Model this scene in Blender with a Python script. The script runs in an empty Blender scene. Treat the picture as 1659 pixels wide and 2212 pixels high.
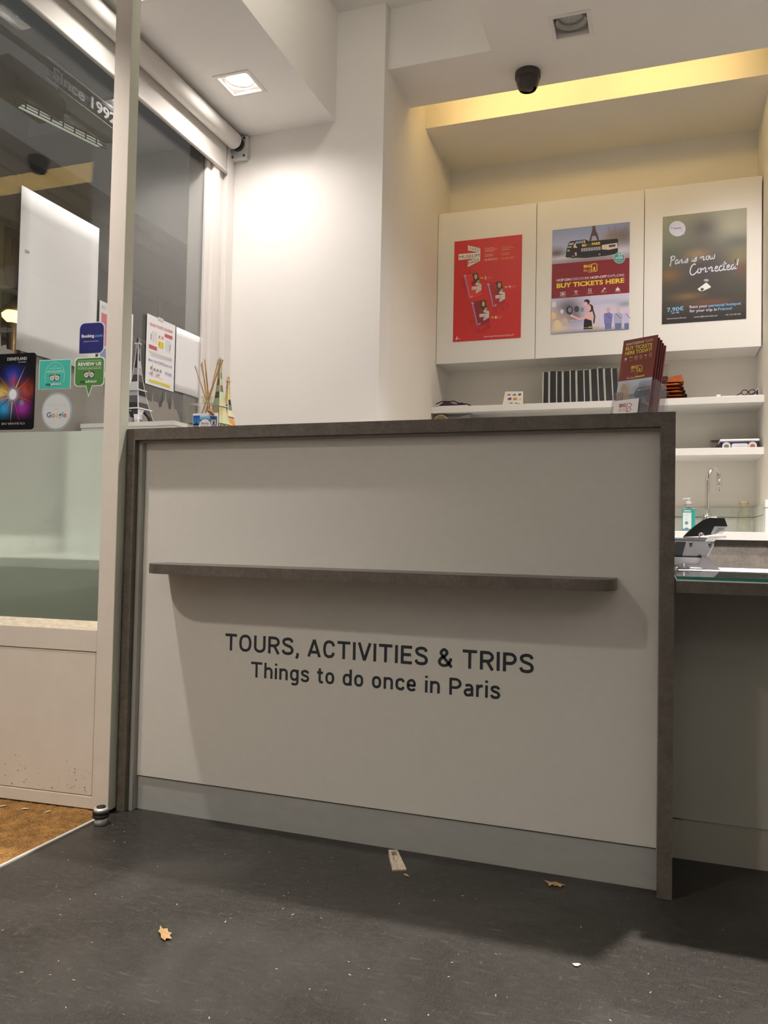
import bpy, bmesh, math, random
import numpy as np
from mathutils import Vector, Matrix
random.seed(7)
SC = bpy.context.scene
COL = SC.collection
PI = math.pi

# ------------------------------------------------------------------ camera, world, exposure
cd = bpy.data.cameras.new('camera'); cam = bpy.data.objects.new('camera', cd); COL.objects.link(cam)
cd.sensor_fit = 'HORIZONTAL'; cd.sensor_width = 36.0; cd.lens = 1699.3 / 1659 * 36.0
cd.clip_start = 0.05; cd.clip_end = 60
_y, _p, _r = math.radians(19.334), math.radians(1.801), math.radians(-1.140)
r_ = Vector((math.cos(_y), math.sin(_y), 0)); f_ = Vector((-math.sin(_y), math.cos(_y), 0)); u_ = Vector((0, 0, 1))
f_, u_ = f_ * math.cos(_p) + u_ * math.sin(_p), u_ * math.cos(_p) - f_ * math.sin(_p)
r_, u_ = r_ * math.cos(_r) - u_ * math.sin(_r), u_ * math.cos(_r) + r_ * math.sin(_r)
M = Matrix.Identity(4)
for i in range(3):
    M[i][0], M[i][1], M[i][2] = r_[i], u_[i], -f_[i]
M.translation = Vector((1.4705, -1.9062, 0.801))
cam.matrix_world = M
SC.camera = cam
w = bpy.data.worlds.new('night'); SC.world = w; w.use_nodes = True
w.node_tree.nodes['Background'].inputs[0].default_value = (0.36, 0.35, 0.34, 1)
w.node_tree.nodes['Background'].inputs[1].default_value = 0.22
SC.view_settings.view_transform = 'Standard'; SC.view_settings.look = 'None'
SC.view_settings.exposure = 0.0; SC.view_settings.gamma = 1.0; SC.view_settings.use_curve_mapping = False

# lamp settings: (x, y, ceiling height, watts, colour); the lamp's light is made in downlight()
PINK = (1.0, .93, .88); WARM = (1.0, .91, .85); COVE = (1.0, .67, .25); BACKC = (1.0, .93, .80)
W_SHOP, W_FRONT, W_BACKL, W_DESK, W_KITCHEN, W_BACKR_FILL, W_COVE, W_ROOM_FILL, W_BATTEN_FILL = 41, 185, 290, 620, 165, 8, 17, 10, 8

# ------------------------------------------------------------------ helpers
def lin(c):
    return tuple((x / 255 / 12.92 if x / 255 <= .04045 else ((x / 255 + .055) / 1.055) ** 2.4) for x in c)
REF = [(190, 182, 162)]
def pc(r, g, b):
    """print colour: what is seen under the shop light, taken relative to the white around it"""
    a, q = lin((r, g, b)), lin(REF[0])
    c = [max(0.004, x / y * .80) for x, y in zip(a, q)]; k = min(1, .86 / max(c))
    return tuple(v * k for v in c)

MATS = {}
def mat(name, rgb, rough=.5, metal=0., noise=0., scale=20., bump=0., bscale=60., trans=0., ior=1.45, emit=None, coat=0., alpha=None, detail=6., spec=.5, stretch=None, noise2=None):
    if name in MATS: return MATS[name]
    m = bpy.data.materials.new(name); m.use_nodes = True; MATS[name] = m
    nt = m.node_tree; b = nt.nodes['Principled BSDF']; L = nt.links.new
    b.inputs['Base Color'].default_value = (*rgb, 1); b.inputs['Roughness'].default_value = rough
    b.inputs['Metallic'].default_value = metal; b.inputs['IOR'].default_value = ior
    b.inputs['Transmission Weight'].default_value = trans; b.inputs['Coat Weight'].default_value = coat
    b.inputs['Specular IOR Level'].default_value = spec
    if emit:
        b.inputs['Emission Color'].default_value = (*emit[0], 1); b.inputs['Emission Strength'].default_value = emit[1]
    if noise or bump:
        tc = nt.nodes.new('ShaderNodeTexCoord'); co = tc.outputs['Object']
        if stretch:
            mp = nt.nodes.new('ShaderNodeMapping'); mp.inputs['Scale'].default_value = stretch; L(co, mp.inputs[0]); co = mp.outputs[0]
    if noise:
        n = nt.nodes.new('ShaderNodeTexNoise'); n.inputs['Scale'].default_value = scale; n.inputs['Detail'].default_value = detail; n.inputs['Roughness'].default_value = .65
        L(co, n.inputs['Vector'])
        r = nt.nodes.new('ShaderNodeMapRange'); r.inputs[1].default_value = .3; r.inputs[2].default_value = .7
        r.inputs[3].default_value = 1 - noise; r.inputs[4].default_value = 1 + noise; L(n.outputs[0], r.inputs[0])
        out = r.outputs[0]
        if noise2:
            n2 = nt.nodes.new('ShaderNodeTexNoise'); n2.inputs['Scale'].default_value = noise2[1]; n2.inputs['Detail'].default_value = 4; L(co, n2.inputs['Vector'])
            r2 = nt.nodes.new('ShaderNodeMapRange'); r2.inputs[1].default_value = .35; r2.inputs[2].default_value = .68
            r2.inputs[3].default_value = 1 - noise2[0]; r2.inputs[4].default_value = 1 + noise2[0]; L(n2.outputs[0], r2.inputs[0])
            mu = nt.nodes.new('ShaderNodeMath'); mu.operation = 'MULTIPLY'; L(out, mu.inputs[0]); L(r2.outputs[0], mu.inputs[1]); out = mu.outputs[0]
        v = nt.nodes.new('ShaderNodeVectorMath'); v.operation = 'SCALE'; v.inputs[0].default_value = rgb; L(out, v.inputs['Scale'])
        L(v.outputs[0], b.inputs['Base Color'])
    if bump:
        n = nt.nodes.new('ShaderNodeTexNoise'); n.inputs['Scale'].default_value = bscale; n.inputs['Detail'].default_value = 4; L(co, n.inputs['Vector'])
        bp = nt.nodes.new('ShaderNodeBump'); bp.inputs['Strength'].default_value = bump; bp.inputs['Distance'].default_value = .002
        L(n.outputs[0], bp.inputs['Height']); L(bp.outputs[0], b.inputs['Normal'])
    return m

def glass_mat(name, tint=(.97, .985, .98), refl=1.0, rough=0.0, body=0.0, bodycol=(.8, .8, .8), fior=1.5):
    """clear sheet: fresnel reflection over straight-through transmission (each of the two faces of the sheet reflects)"""
    m = bpy.data.materials.new(name); m.use_nodes = True; MATS[name] = m
    nt = m.node_tree; nt.nodes.clear(); L = nt.links.new
    o = nt.nodes.new('ShaderNodeOutputMaterial'); t = nt.nodes.new('ShaderNodeBsdfTransparent'); t.inputs[0].default_value = (*tint, 1)
    g = nt.nodes.new('ShaderNodeBsdfGlossy'); g.inputs['Roughness'].default_value = rough; g.inputs['Color'].default_value = (refl, refl, refl, 1)
    fr = nt.nodes.new('ShaderNodeFresnel'); fr.inputs[0].default_value = 1.5
    # a back face would be seen from inside the sheet: use the same outer index for both
    ge = nt.nodes.new('ShaderNodeNewGeometry'); mx = nt.nodes.new('ShaderNodeMix'); L(ge.outputs['Backfacing'], mx.inputs[0]); mx.inputs[2].default_value = fior; mx.inputs[3].default_value = 1 / fior
    L(mx.outputs[0], fr.inputs[0])
    mix = nt.nodes.new('ShaderNodeMixShader'); L(fr.outputs[0], mix.inputs[0])
    if body:
        d = nt.nodes.new('ShaderNodeBsdfDiffuse'); d.inputs[0].default_value = (*bodycol, 1)
        m2 = nt.nodes.new('ShaderNodeMixShader'); m2.inputs[0].default_value = body; L(t.outputs[0], m2.inputs[1]); L(d.outputs[0], m2.inputs[2]); L(m2.outputs[0], mix.inputs[1])
    else:
        L(t.outputs[0], mix.inputs[1])
    L(g.outputs[0], mix.inputs[2]); L(mix.outputs[0], o.inputs[0])
    return m

def frosted_mat(name, tint, rough, diff, dcol):
    m = bpy.data.materials.new(name); m.use_nodes = True; MATS[name] = m
    nt = m.node_tree; nt.nodes.clear(); L = nt.links.new
    o = nt.nodes.new('ShaderNodeOutputMaterial')
    t = nt.nodes.new('ShaderNodeBsdfRefraction'); t.inputs['Color'].default_value = (*tint, 1); t.inputs['Roughness'].default_value = rough; t.inputs['IOR'].default_value = 1.12
    d = nt.nodes.new('ShaderNodeBsdfDiffuse'); d.inputs[0].default_value = (*dcol, 1)
    tl = nt.nodes.new('ShaderNodeBsdfTranslucent'); tl.inputs[0].default_value = (*dcol, 1)
    a = nt.nodes.new('ShaderNodeMixShader'); a.inputs[0].default_value = .8; L(d.outputs[0], a.inputs[1]); L(tl.outputs[0], a.inputs[2])
    b = nt.nodes.new('ShaderNodeMixShader'); b.inputs[0].default_value = diff; L(t.outputs[0], b.inputs[1]); L(a.outputs[0], b.inputs[2])
    L(b.outputs[0], o.inputs[0]); return m

def print_mat():
    m = bpy.data.materials.new('print'); m.use_nodes = True; nt = m.node_tree; b = nt.nodes['Principled BSDF']
    a = nt.nodes.new('ShaderNodeAttribute'); a.attribute_name = 'Col'; nt.links.new(a.outputs['Color'], b.inputs['Base Color'])
    b.inputs['Roughness'].default_value = .38; return m
PRINT = print_mat()

class MB:
    def __init__(s): s.v = []; s.f = []; s.sm = []; s.c = []
    def add(s, vs, fs, smooth=False, col=None):
        o = len(s.v); s.v += [tuple(p) for p in vs]
        for f in fs: s.f.append(tuple(i + o for i in f)); s.sm.append(smooth); s.c.append(col)
        return s
    def box(s, x0, x1, y0, y1, z0, z1, M=None, col=None, bev=0.0):
        if bev:
            bm = bmesh.new(); bmesh.ops.create_cube(bm, size=1)
            for v in bm.verts: v.co = Vector(((x0 + x1) / 2 + v.co.x * (x1 - x0), (y0 + y1) / 2 + v.co.y * (y1 - y0), (z0 + z1) / 2 + v.co.z * (z1 - z0)))
            bmesh.ops.bevel(bm, geom=bm.edges[:], offset=bev, segments=2, affect='EDGES', profile=.5)
            bm.verts.index_update()
            vs = [v.co.copy() for v in bm.verts]; fs = [[v.index for v in f.verts] for f in bm.faces]; bm.free()
        else:
            vs = [Vector(p) for p in ((x0, y0, z0), (x1, y0, z0), (x1, y1, z0), (x0, y1, z0), (x0, y0, z1), (x1, y0, z1), (x1, y1, z1), (x0, y1, z1))]
            fs = [(0, 3, 2, 1), (4, 5, 6, 7), (0, 1, 5, 4), (1, 2, 6, 5), (2, 3, 7, 6), (3, 0, 4, 7)]
        if M: vs = [M @ v for v in vs]
        return s.add(vs, fs, False, col)
    def prism(s, pts, a, b, axis='z', M=None, col=None, smooth=False):
        """polygon pts (2d) extruded from a to b along axis; 2d axes: z->(x,y), y->(x,z), x->(y,z)"""
        n = len(pts)
        def P(p, t): return Vector({'z': (p[0], p[1], t), 'y': (p[0], t, p[1]), 'x': (t, p[0], p[1])}[axis])
        vs = [P(p, a) for p in pts] + [P(p, b) for p in pts]
        if M: vs = [M @ v for v in vs]
        s.add(vs, [tuple(range(n))[::-1], tuple(range(n, 2 * n))], False, col)
        s.add(vs, [(i, (i + 1) % n, n + (i + 1) % n, n + i) for i in range(n)], smooth, col)
        return s
    def lathe(s, prof, c=(0, 0, 0), n=32, M=None, col=None, smooth=True, cap=True):
        """prof [(r,z)] around z through c"""
        vs = []; fs = []
        for r, z in prof:
            for k in range(n): vs.append(Vector((c[0] + r * math.cos(2 * PI * k / n), c[1] + r * math.sin(2 * PI * k / n), c[2] + z)))
        for i in range(len(prof) - 1):
            for k in range(n): fs.append((i * n + k, i * n + (k + 1) % n, (i + 1) * n + (k + 1) % n, (i + 1) * n + k))
        if M: vs = [M @ v for v in vs]
        s.add(vs, fs, smooth, col)
        if cap:
            e = (len(prof) - 1) * n
            if prof[0][0] > 1e-5: s.add(vs[:n], [tuple(range(n))[::-1]], False, col)
            if prof[-1][0] > 1e-5: s.add(vs[e:e + n], [tuple(range(n))], False, col)
        return s
    def tube(s, pts, r, n=10, col=None, cap=True):
        pts = [Vector(p) for p in pts]; rr = r if isinstance(r, (list, tuple)) else [r] * len(pts)
        up = None; vs = []
        for i, p in enumerate(pts):
            t = (pts[min(i + 1, len(pts) - 1)] - pts[max(i - 1, 0)]).normalized()
            if up is None:
                up = Vector((0, 0, 1)) if abs(t.z) < .9 else Vector((1, 0, 0))
            a = (up - t * up.dot(t)).normalized(); b = t.cross(a); up = a
            for k in range(n): vs.append(p + (a * math.cos(2 * PI * k / n) + b * math.sin(2 * PI * k / n)) * rr[i])
        fs = [(i * n + k, i * n + (k + 1) % n, (i + 1) * n + (k + 1) % n, (i + 1) * n + k) for i in range(len(pts) - 1) for k in range(n)]
        s.add(vs, fs, True, col)
        if cap: s.add(vs[:n], [tuple(range(n))[::-1]], False, col); s.add(vs[-n:], [tuple(range(n))], False, col)
        return s

def root_of(o):
    while o.parent: o = o.parent
    return o
def build(mb, name, m, parent=None, local=False):
    """link an MB as one mesh object; vertices are in world space unless local"""
    me = bpy.data.meshes.new(name)
    off = Vector((0, 0, 0))
    if parent and not local: off = root_of(parent).location
    me.from_pydata([Vector(v) - off for v in mb.v], [], mb.f)
    me.polygons.foreach_set('use_smooth', mb.sm)
    if any(c is not None for c in mb.c):
        at = me.color_attributes.new('Col', 'FLOAT_COLOR', 'CORNER'); k = 0
        for p, c in zip(me.polygons, mb.c):
            c = c or (.8, .8, .8)
            for j in range(p.loop_total):
                cc = c[j] if isinstance(c[0], (tuple, list)) else c
                at.data[k].color = (*cc, 1); k += 1
    me.validate(); me.update()
    o = bpy.data.objects.new(name, me); COL.objects.link(o)
    if isinstance(m, (list, tuple)):
        for q in m: me.materials.append(q)
    else: me.materials.append(m)
    if parent: o.parent = parent
    return o
def tag(o, label, cat, group=None):
    o['label'] = label; o['category'] = cat
    if group: o['group'] = group
    return o
def thing(name, label, cat, loc=(0, 0, 0), rz=0, group=None):
    o = bpy.data.objects.new(name, None); COL.objects.link(o); o.empty_display_size = .05
    o.location = loc; o.rotation_euler = (0, 0, rz); return tag(o, label, cat, group)
def struct(mb, name, m, parent=None, local=False):
    o = build(mb, name, m, parent, local)
    if not parent: o['kind'] = 'structure'
    return o
def sroot(name, loc=(0, 0, 0), rz=0):
    o = bpy.data.objects.new(name, None); COL.objects.link(o); o.location = loc; o.rotation_euler = (0, 0, rz); o['kind'] = 'structure'; return o
def dup(root, loc, rz=0, label=None):
    r = root.copy(); COL.objects.link(r); r.location = loc; r.rotation_euler = (0, 0, rz)
    if label: r['label'] = label
    for ch in list(root.children):
        c = ch.copy(); COL.objects.link(c); c.parent = r
        for g in list(ch.children):
            d = g.copy(); COL.objects.link(d); d.parent = c
    return r

# ---- flat print: polygons and lettering laid out on a sheet
_tc = {}
def text_geo(s, bold=0.0):
    k = (s, bold)
    if k in _tc: return _tc[k]
    cu = bpy.data.curves.new('t', 'FONT'); cu.body = s; cu.size = 1; cu.offset = bold; cu.resolution_u = 3
    ob = bpy.data.objects.new('t', cu); COL.objects.link(ob); dg = bpy.context.evaluated_depsgraph_get()
    me = ob.evaluated_get(dg).to_mesh()
    vs = [(v.co.x, v.co.y) for v in me.vertices]; fs = [tuple(p.vertices) for p in me.polygons]
    ob.evaluated_get(dg).to_mesh_clear(); bpy.data.objects.remove(ob); bpy.data.curves.remove(cu)
    xs = [v[0] for v in vs]; x0, x1 = min(xs), max(xs)
    _tc[k] = ([(x - x0, y) for x, y in vs], fs, x1 - x0); return _tc[k]
_cap = max(v[1] for v in text_geo('H')[0])

def homography(src, dst):
    A = []; b = []
    for (x, y), (u, v) in zip(src, dst):
        A += [[x, y, 1, 0, 0, 0, -u * x, -u * y], [0, 0, 0, x, y, 1, -v * x, -v * y]]; b += [u, v]
    return np.append(np.linalg.solve(np.array(A, float), np.array(b, float)), 1).reshape(3, 3)

class Art:
    """a printed sheet W x H; design() lets the layout be drawn in the pixels of a drawing whose corners are given TL,TR,BR,BL"""
    def __init__(s, O, U, V, W, H, lift=.0004):
        s.O, s.U, s.V = Vector(O), Vector(U).normalized(), Vector(V).normalized(); s.N = s.U.cross(s.V)
        s.W, s.H, s.lift, s.mb, s.h, s.layer = W, H, lift, MB(), None, 0
    def design(s, corners): s.h = homography(corners, [(0, s.H), (s.W, s.H), (s.W, 0), (0, 0)]); return s
    def uv(s, p):
        if s.h is None: return p
        q = s.h @ np.array([p[0], p[1], 1.0]); return (q[0] / q[2], q[1] / q[2])
    def P(s, uv, l): return s.O + s.U * uv[0] + s.V * uv[1] + s.N * (s.lift + l * .000025)
    def _l(s, l):
        if l is None: s.layer += 1; return s.layer
        return l
    def poly(s, pts, col, l=None, clip=False):
        l = s._l(l); q = [s.uv(p) for p in pts]
        if clip: q = [(min(max(a, 0), s.W), min(max(b, 0), s.H)) for a, b in q]
        ar = sum(q[i][0] * q[(i + 1) % len(q)][1] - q[(i + 1) % len(q)][0] * q[i][1] for i in range(len(q)))
        if ar < 0: q = q[::-1]
        s.mb.add([s.P(a, l) for a in q], [tuple(range(len(q)))], False, col); return s
    def ell(s, c, rx, ry, col, l=None, n=24, rot=0, clip=False):
        cr, sr = math.cos(rot), math.sin(rot)
        return s.poly([(c[0] + rx * math.cos(t) * cr - ry * math.sin(t) * sr, c[1] + rx * math.cos(t) * sr + ry * math.sin(t) * cr) for t in [2 * PI * k / n for k in range(n)]], col, l, clip)
    def line(s, pts, w, col, l=None):
        """ribbon of width w (drawing units)"""
        l = s._l(l); L_ = []; R_ = []
        for i, p in enumerate(pts):
            a, b = pts[max(i - 1, 0)], pts[min(i + 1, len(pts) - 1)]; dx, dy = b[0] - a[0], b[1] - a[1]; d = math.hypot(dx, dy) or 1
            L_.append((p[0] - dy / d * w / 2, p[1] + dx / d * w / 2)); R_.append((p[0] + dy / d * w / 2, p[1] - dx / d * w / 2))
        for i in range(len(pts) - 1): s.poly([L_[i], L_[i + 1], R_[i + 1], R_[i]], col, l)
        return s
    def text(s, t, a, b, cap, col, bold=0.0, l=None, shear=0.0):
        """lettering whose baseline runs a->b (drawing units), cap height in metres"""
        l = s._l(l); vs, fs, wd = text_geo(t, bold); A, B = Vector(s.uv(a)), Vector(s.uv(b)); d = B - A; L_ = d.length; d = d / L_; n = Vector((-d.y, d.x))
        q = []
        for x, y in vs:
            yy = y / _cap * cap; p = A + d * (x / wd * L_ + yy * shear) + n * yy; q.append(s.P(p, l))
        s.mb.add(q, fs, False, col); return s
    def grid(s, fn, nx, ny, u0=0, u1=None, v0=0, v1=None, l=None):
        """soft picture: colour fn(u,v) on a fine grid, u,v in 0..1 of the area"""
        l = s._l(l); u1 = s.W if u1 is None else u1; v1 = s.H if v1 is None else v1; vs = []; C_ = []
        for j in range(ny + 1):
            for i in range(nx + 1):
                vs.append(s.P((u0 + (u1 - u0) * i / nx, v0 + (v1 - v0) * j / ny), l)); C_.append(fn(i / nx, j / ny))
        o = len(s.mb.v); s.mb.v += [tuple(p) for p in vs]
        for j in range(ny):
            for i in range(nx):
                k = (j * (nx + 1) + i, j * (nx + 1) + i + 1, (j + 1) * (nx + 1) + i + 1, (j + 1) * (nx + 1) + i)
                s.mb.f.append(tuple(o + a for a in k)); s.mb.sm.append(False); s.mb.c.append([C_[a] for a in k])
        return s
    def done(s, name, parent, local=False): return build(s.mb, name, PRINT, parent, local)

def blobs(base, bl):
    def fn(u, v):
        c = list(base(u, v) if callable(base) else base)
        for (bu, bv, su, sv, col, k) in bl:
            wgt = k * math.exp(-((u - bu) / su) ** 2 - ((v - bv) / sv) ** 2)
            c = [a * (1 - wgt) + b * wgt for a, b in zip(c, col)]
        return tuple(c)
    return fn
def sheet(O, U, V, W, H, t=.0006, bow=0.0, n=8, col=None):
    """a thin sheet (front face at O + N*t), optionally bowed"""
    O, U, V = Vector(O), Vector(U).normalized(), Vector(V).normalized(); N = U.cross(V); mb = MB()
    for side in (0, 1):
        vs = []; fs = []
        for j in range(n + 1):
            for i in range(n + 1):
                a, b = i / n, j / n
                vs.append(O + U * (W * a) + V * (H * b) + N * (t * side + bow * math.sin(PI * a) * (1 - b) + bow * .4 * math.sin(7 * b + 3 * a) * a * (1 - a)))
        for j in range(n):
            for i in range(n):
                k = (j * (n + 1) + i, j * (n + 1) + i + 1, (j + 1) * (n + 1) + i + 1, (j + 1) * (n + 1) + i)
                fs.append(k if side else k[::-1])
        mb.add(vs, fs, bow != 0, col)
    e = (n + 1) ** 2
    per = [i for i in range(n)] + [i * (n + 1) + n for i in range(n)] + [n * (n + 1) + n - i for i in range(n)] + [(n - i) * (n + 1) for i in range(n)]
    m = len(per); mb2 = [(per[i], per[(i + 1) % m], per[(i + 1) % m] + e, per[i] + e) for i in range(m)]
    for f in mb2: mb.f.append(f); mb.sm.append(False); mb.c.append(col)
    return mb
X, Y, Z = Vector((1, 0, 0)), Vector((0, 1, 0)), Vector((0, 0, 1))

# ------------------------------------------------------------------ materials
m_wall = mat('wall_paint', (.86, .835, .80), .75, noise=.015, scale=3, bump=.05, bscale=90)
m_ceil = mat('ceiling_paint', (.86, .835, .80), .85, noise=.01, scale=2)
m_alc = mat('alcove_paint', (.85, .82, .75), .7, noise=.012, scale=3)
m_lam = mat('white_laminate', (.84, .83, .80), .35)
m_panel = mat('counter_panel', (.70, .68, .635), .42, noise=.02, scale=40)
m_fill = mat('counter_filler', (.36, .36, .34), .45)
m_plinth = mat('plinth_laminate', (.40, .40, .385), .38, noise=.06, scale=14, stretch=(1, 1, 3))
m_stone = mat('stone_laminate', (.132, .112, .094), .42, noise=.22, scale=26, noise2=(.14, 140), bump=.06, bscale=160)
m_stone2 = mat('stone_laminate_pale', (.25, .225, .205), .45, noise=.20, scale=18, noise2=(.14, 120))
m_floor = mat('floor_vinyl', (.034, .031, .0268), .42, noise=.30, scale=38, noise2=(.6, 260), bump=.2, bscale=220, stretch=(1, 2.2, 1))
def floor_nodes(m):
    nt = m.node_tree; b = nt.nodes['Principled BSDF']; L = nt.links.new; tc = nt.nodes.new('ShaderNodeTexCoord')
    src = b.inputs['Base Color'].links[0].from_socket
    def noise(scale, st, lo, hi, detail=4):
        mp = nt.nodes.new('ShaderNodeMapping'); mp.inputs['Scale'].default_value = st; mp.inputs['Rotation'].default_value = (0, 0, .5); L(tc.outputs['Object'], mp.inputs[0])
        n = nt.nodes.new('ShaderNodeTexNoise'); n.inputs['Scale'].default_value = scale; n.inputs['Detail'].default_value = detail; n.inputs['Distortion'].default_value = .6; L(mp.outputs[0], n.inputs['Vector'])
        r = nt.nodes.new('ShaderNodeMapRange'); r.inputs[1].default_value = lo; r.inputs[2].default_value = hi; L(n.outputs[0], r.inputs[0]); return r.outputs[0]
    def over(fac, col, k, below):
        mx = nt.nodes.new('ShaderNodeMix'); mx.data_type = 'RGBA'; mu = nt.nodes.new('ShaderNodeMath'); mu.operation = 'MULTIPLY'; mu.inputs[1].default_value = k; L(fac, mu.inputs[0])
        L(mu.outputs[0], mx.inputs[0]); L(below, mx.inputs[6]); mx.inputs[7].default_value = (*col, 1); return mx.outputs[2]
    c = over(noise(3.2, (1, 1, 1), .48, .72), (.075, .070, .064), .55, src)          # worn, paler patches
    c = over(noise(75, (.35, 1.6, 1), .60, .74), (.13, .12, .10), .40, c)              # fibres along the print
    c = over(noise(140, (1.5, .4, 1), .63, .74), (.16, .15, .13), .45, c)              # short cross fibres
    c = over(noise(16, (.25, 2.5, 1), .66, .78), (.11, .105, .098), .35, c)            # drag marks
    L(c, b.inputs['Base Color'])
floor_nodes(m_floor)
m_coir = mat('coir', (.27, .135, .036), .95, noise=.42, scale=24, noise2=(.4, 210), bump=.9, bscale=420)
m_alu = mat('brushed_metal', (.82, .79, .72), .4, metal=.5)
m_chrome = mat('chrome', (.80, .80, .80), .08, metal=1.0)
m_door = mat('door_paint', (.79, .72, .64), .38, noise=.04, scale=9, bump=.06, bscale=30)
m_dedge = mat('door_edge_paint', (.62, .64, .53), .45, noise=.03, scale=9)
m_bead = mat('bare_wood_bead', (.74, .64, .49), .5, noise=.18, scale=40, stretch=(1, 1, 4))
m_winf = mat('window_frame_paint', (.80, .76, .73), .4)
m_paper = mat('paper', (.87, .87, .89), .7)
m_blind = mat('blind_fabric', (.60, .57, .53), .8, bump=.1, bscale=300)
m_black = mat('black_plastic', (.014, .015, .017), .35)
m_dark = mat('dark_grey_plastic', (.05, .047, .045), .4)
m_grey = mat('grey_plastic', (.15, .153, .16), .35)
m_cctv = mat('camera_housing', (.055, .046, .040), .38, noise=.08, scale=20)
m_white = mat('white_plastic', (.80, .80, .80), .3)
m_rubber = mat('rubber', (.018, .018, .016), .6)
m_glass = glass_mat('window_glass', (.93, .94, .935), fior=1.8)
m_dglass = glass_mat('door_glass', (.975, .985, .978), refl=.8)
m_frost = frosted_mat('frosted_film', (.80, .90, .83), .44, .48, (.80, .86, .79))
m_film = mat('skyline_film', (.30, .275, .255), .7)
m_acry = glass_mat('clear_acrylic', (.95, .95, .96), refl=1.0, body=.05, bodycol=(.75, .75, .8))
m_tglass = glass_mat('thin_glass', (.945, .95, .915), refl=1.0, body=.02, bodycol=(.6, .62, .5))
m_green = mat('green_glass_edge', (.02, .20, .15), .08, coat=.5)
m_gtop = glass_mat('desk_glass', (.80, .92, .88), refl=1.0)
m_reed = mat('reed', (.50, .33, .15), .7, noise=.15, scale=60)
m_leaf = mat('dry_leaf', (.42, .26, .12), .7, noise=.2, scale=120)
m_straw = mat('straw_bits', (.55, .46, .30), .8)
m_lamp = mat('lamp_lens', (.9, .9, .9), .3, emit=((1, .95, .88), 14))
m_lens_off = mat('lens_unlit', (.42, .44, .42), .15, coat=.6, noise=.25, scale=60)
m_fix = mat('fixture_white', (.80, .77, .74), .45)
m_ring = mat('gimbal_ring', (.62, .60, .58), .3)

# ------------------------------------------------------------------ the setting
mb = MB(); mb.box(-.565, 5.0, -5.5, 2.69, -.08, 0)
struct(mb, 'floor', m_floor)
# entrance mat and its edging strip
t = thing('entrance_mat', 'brown coir entrance mat in front of the open glazed door', 'mat', (-.28, -.8, 0))
mb = MB(); n = 60; vs = []; fs = []
for j in range(2 * n + 1):
    for i in range(n + 1):
        x = -.565 + .565 * i / n; y = -1.9 + 1.925 * j / (2 * n)
        vs.append((x, y, .0035 + random.random() * .0035))
fs = [(j * (n + 1) + i, j * (n + 1) + i + 1, (j + 1) * (n + 1) + i + 1, (j + 1) * (n + 1) + i) for j in range(2 * n) for i in range(n)]
mb.add(vs, fs, True); build(mb, 'pile', m_coir, t)
mb = MB()
for k in range(9000):
    x, y = random.uniform(-.56, -.003), random.uniform(-.62, .02); a = random.random() * 6.3; h = random.uniform(.002, .006); d = random.uniform(.004, .011)
    p = Vector((x, y, .004)); e = Vector((math.cos(a), math.sin(a), 0))
    mb.add([p - e.cross(Z) * .0006, p + e.cross(Z) * .0006, p + e * d + Z * h], [(0, 1, 2)])
o = build(mb, 'fibres', m_coir, t); o['kind'] = 'stuff'
mb = MB(); mb.box(.000, .009, -2.2, -.085, 0, .006, bev=.001)
o = struct(mb, 'trim_1', m_alu)

# white wall, side wall of the alcove, alcove
mb = MB(); mb.box(-.70, .245, 1.472, 1.62, 0, 3.4)
struct(mb, 'wall_back', m_wall)
mb = MB(); mb.box(.145, .245, 1.62, 2.69, 0, 3.6)
struct(mb, 'wall_left', m_alc)
mb = MB(); mb.box(.145, 2.05, 2.69, 2.79, 0, 3.6)
struct(mb, 'wall_alcove', m_alc)
mb = MB(); mb.box(1.953, 2.05, 2.145, 2.69, 0, 3.6)
struct(mb, 'wall_right', m_alc)
mb = MB(); mb.box(2.05, 5.0, 2.145, 2.245, 0, 3.6)
struct(mb, 'wall_far_right', m_wall)
mb = MB(); mb.box(.245, 1.953, 2.145, 2.69, 3.033, 3.09); mb.box(.245, 1.953, 2.145, 2.17, 3.09, 3.6)
struct(mb, 'ceiling_alcove', m_alc)
mb = MB(); mb.box(4.9, 5.0, -5.5, 2.145, 0, 3.4); struct(mb, 'wall_far_side', m_wall)
mb = MB(); mb.box(-.70, 5.0, -5.6, -5.5, 0, 3.4); struct(mb, 'wall_behind', m_wall)
mb = MB(); mb.box(-.70, -.565, -5.5, -1.25, 0, 3.4); mb.box(-.70, -.565, -1.25, -.05, 2.75, 3.4); mb.box(-.70, -.565, -.05, 1.472, 2.75, 3.4); mb.box(-.70, -.565, -.025, 1.472, 0, .70)
struct(mb, 'wall_street', m_wall)

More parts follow.
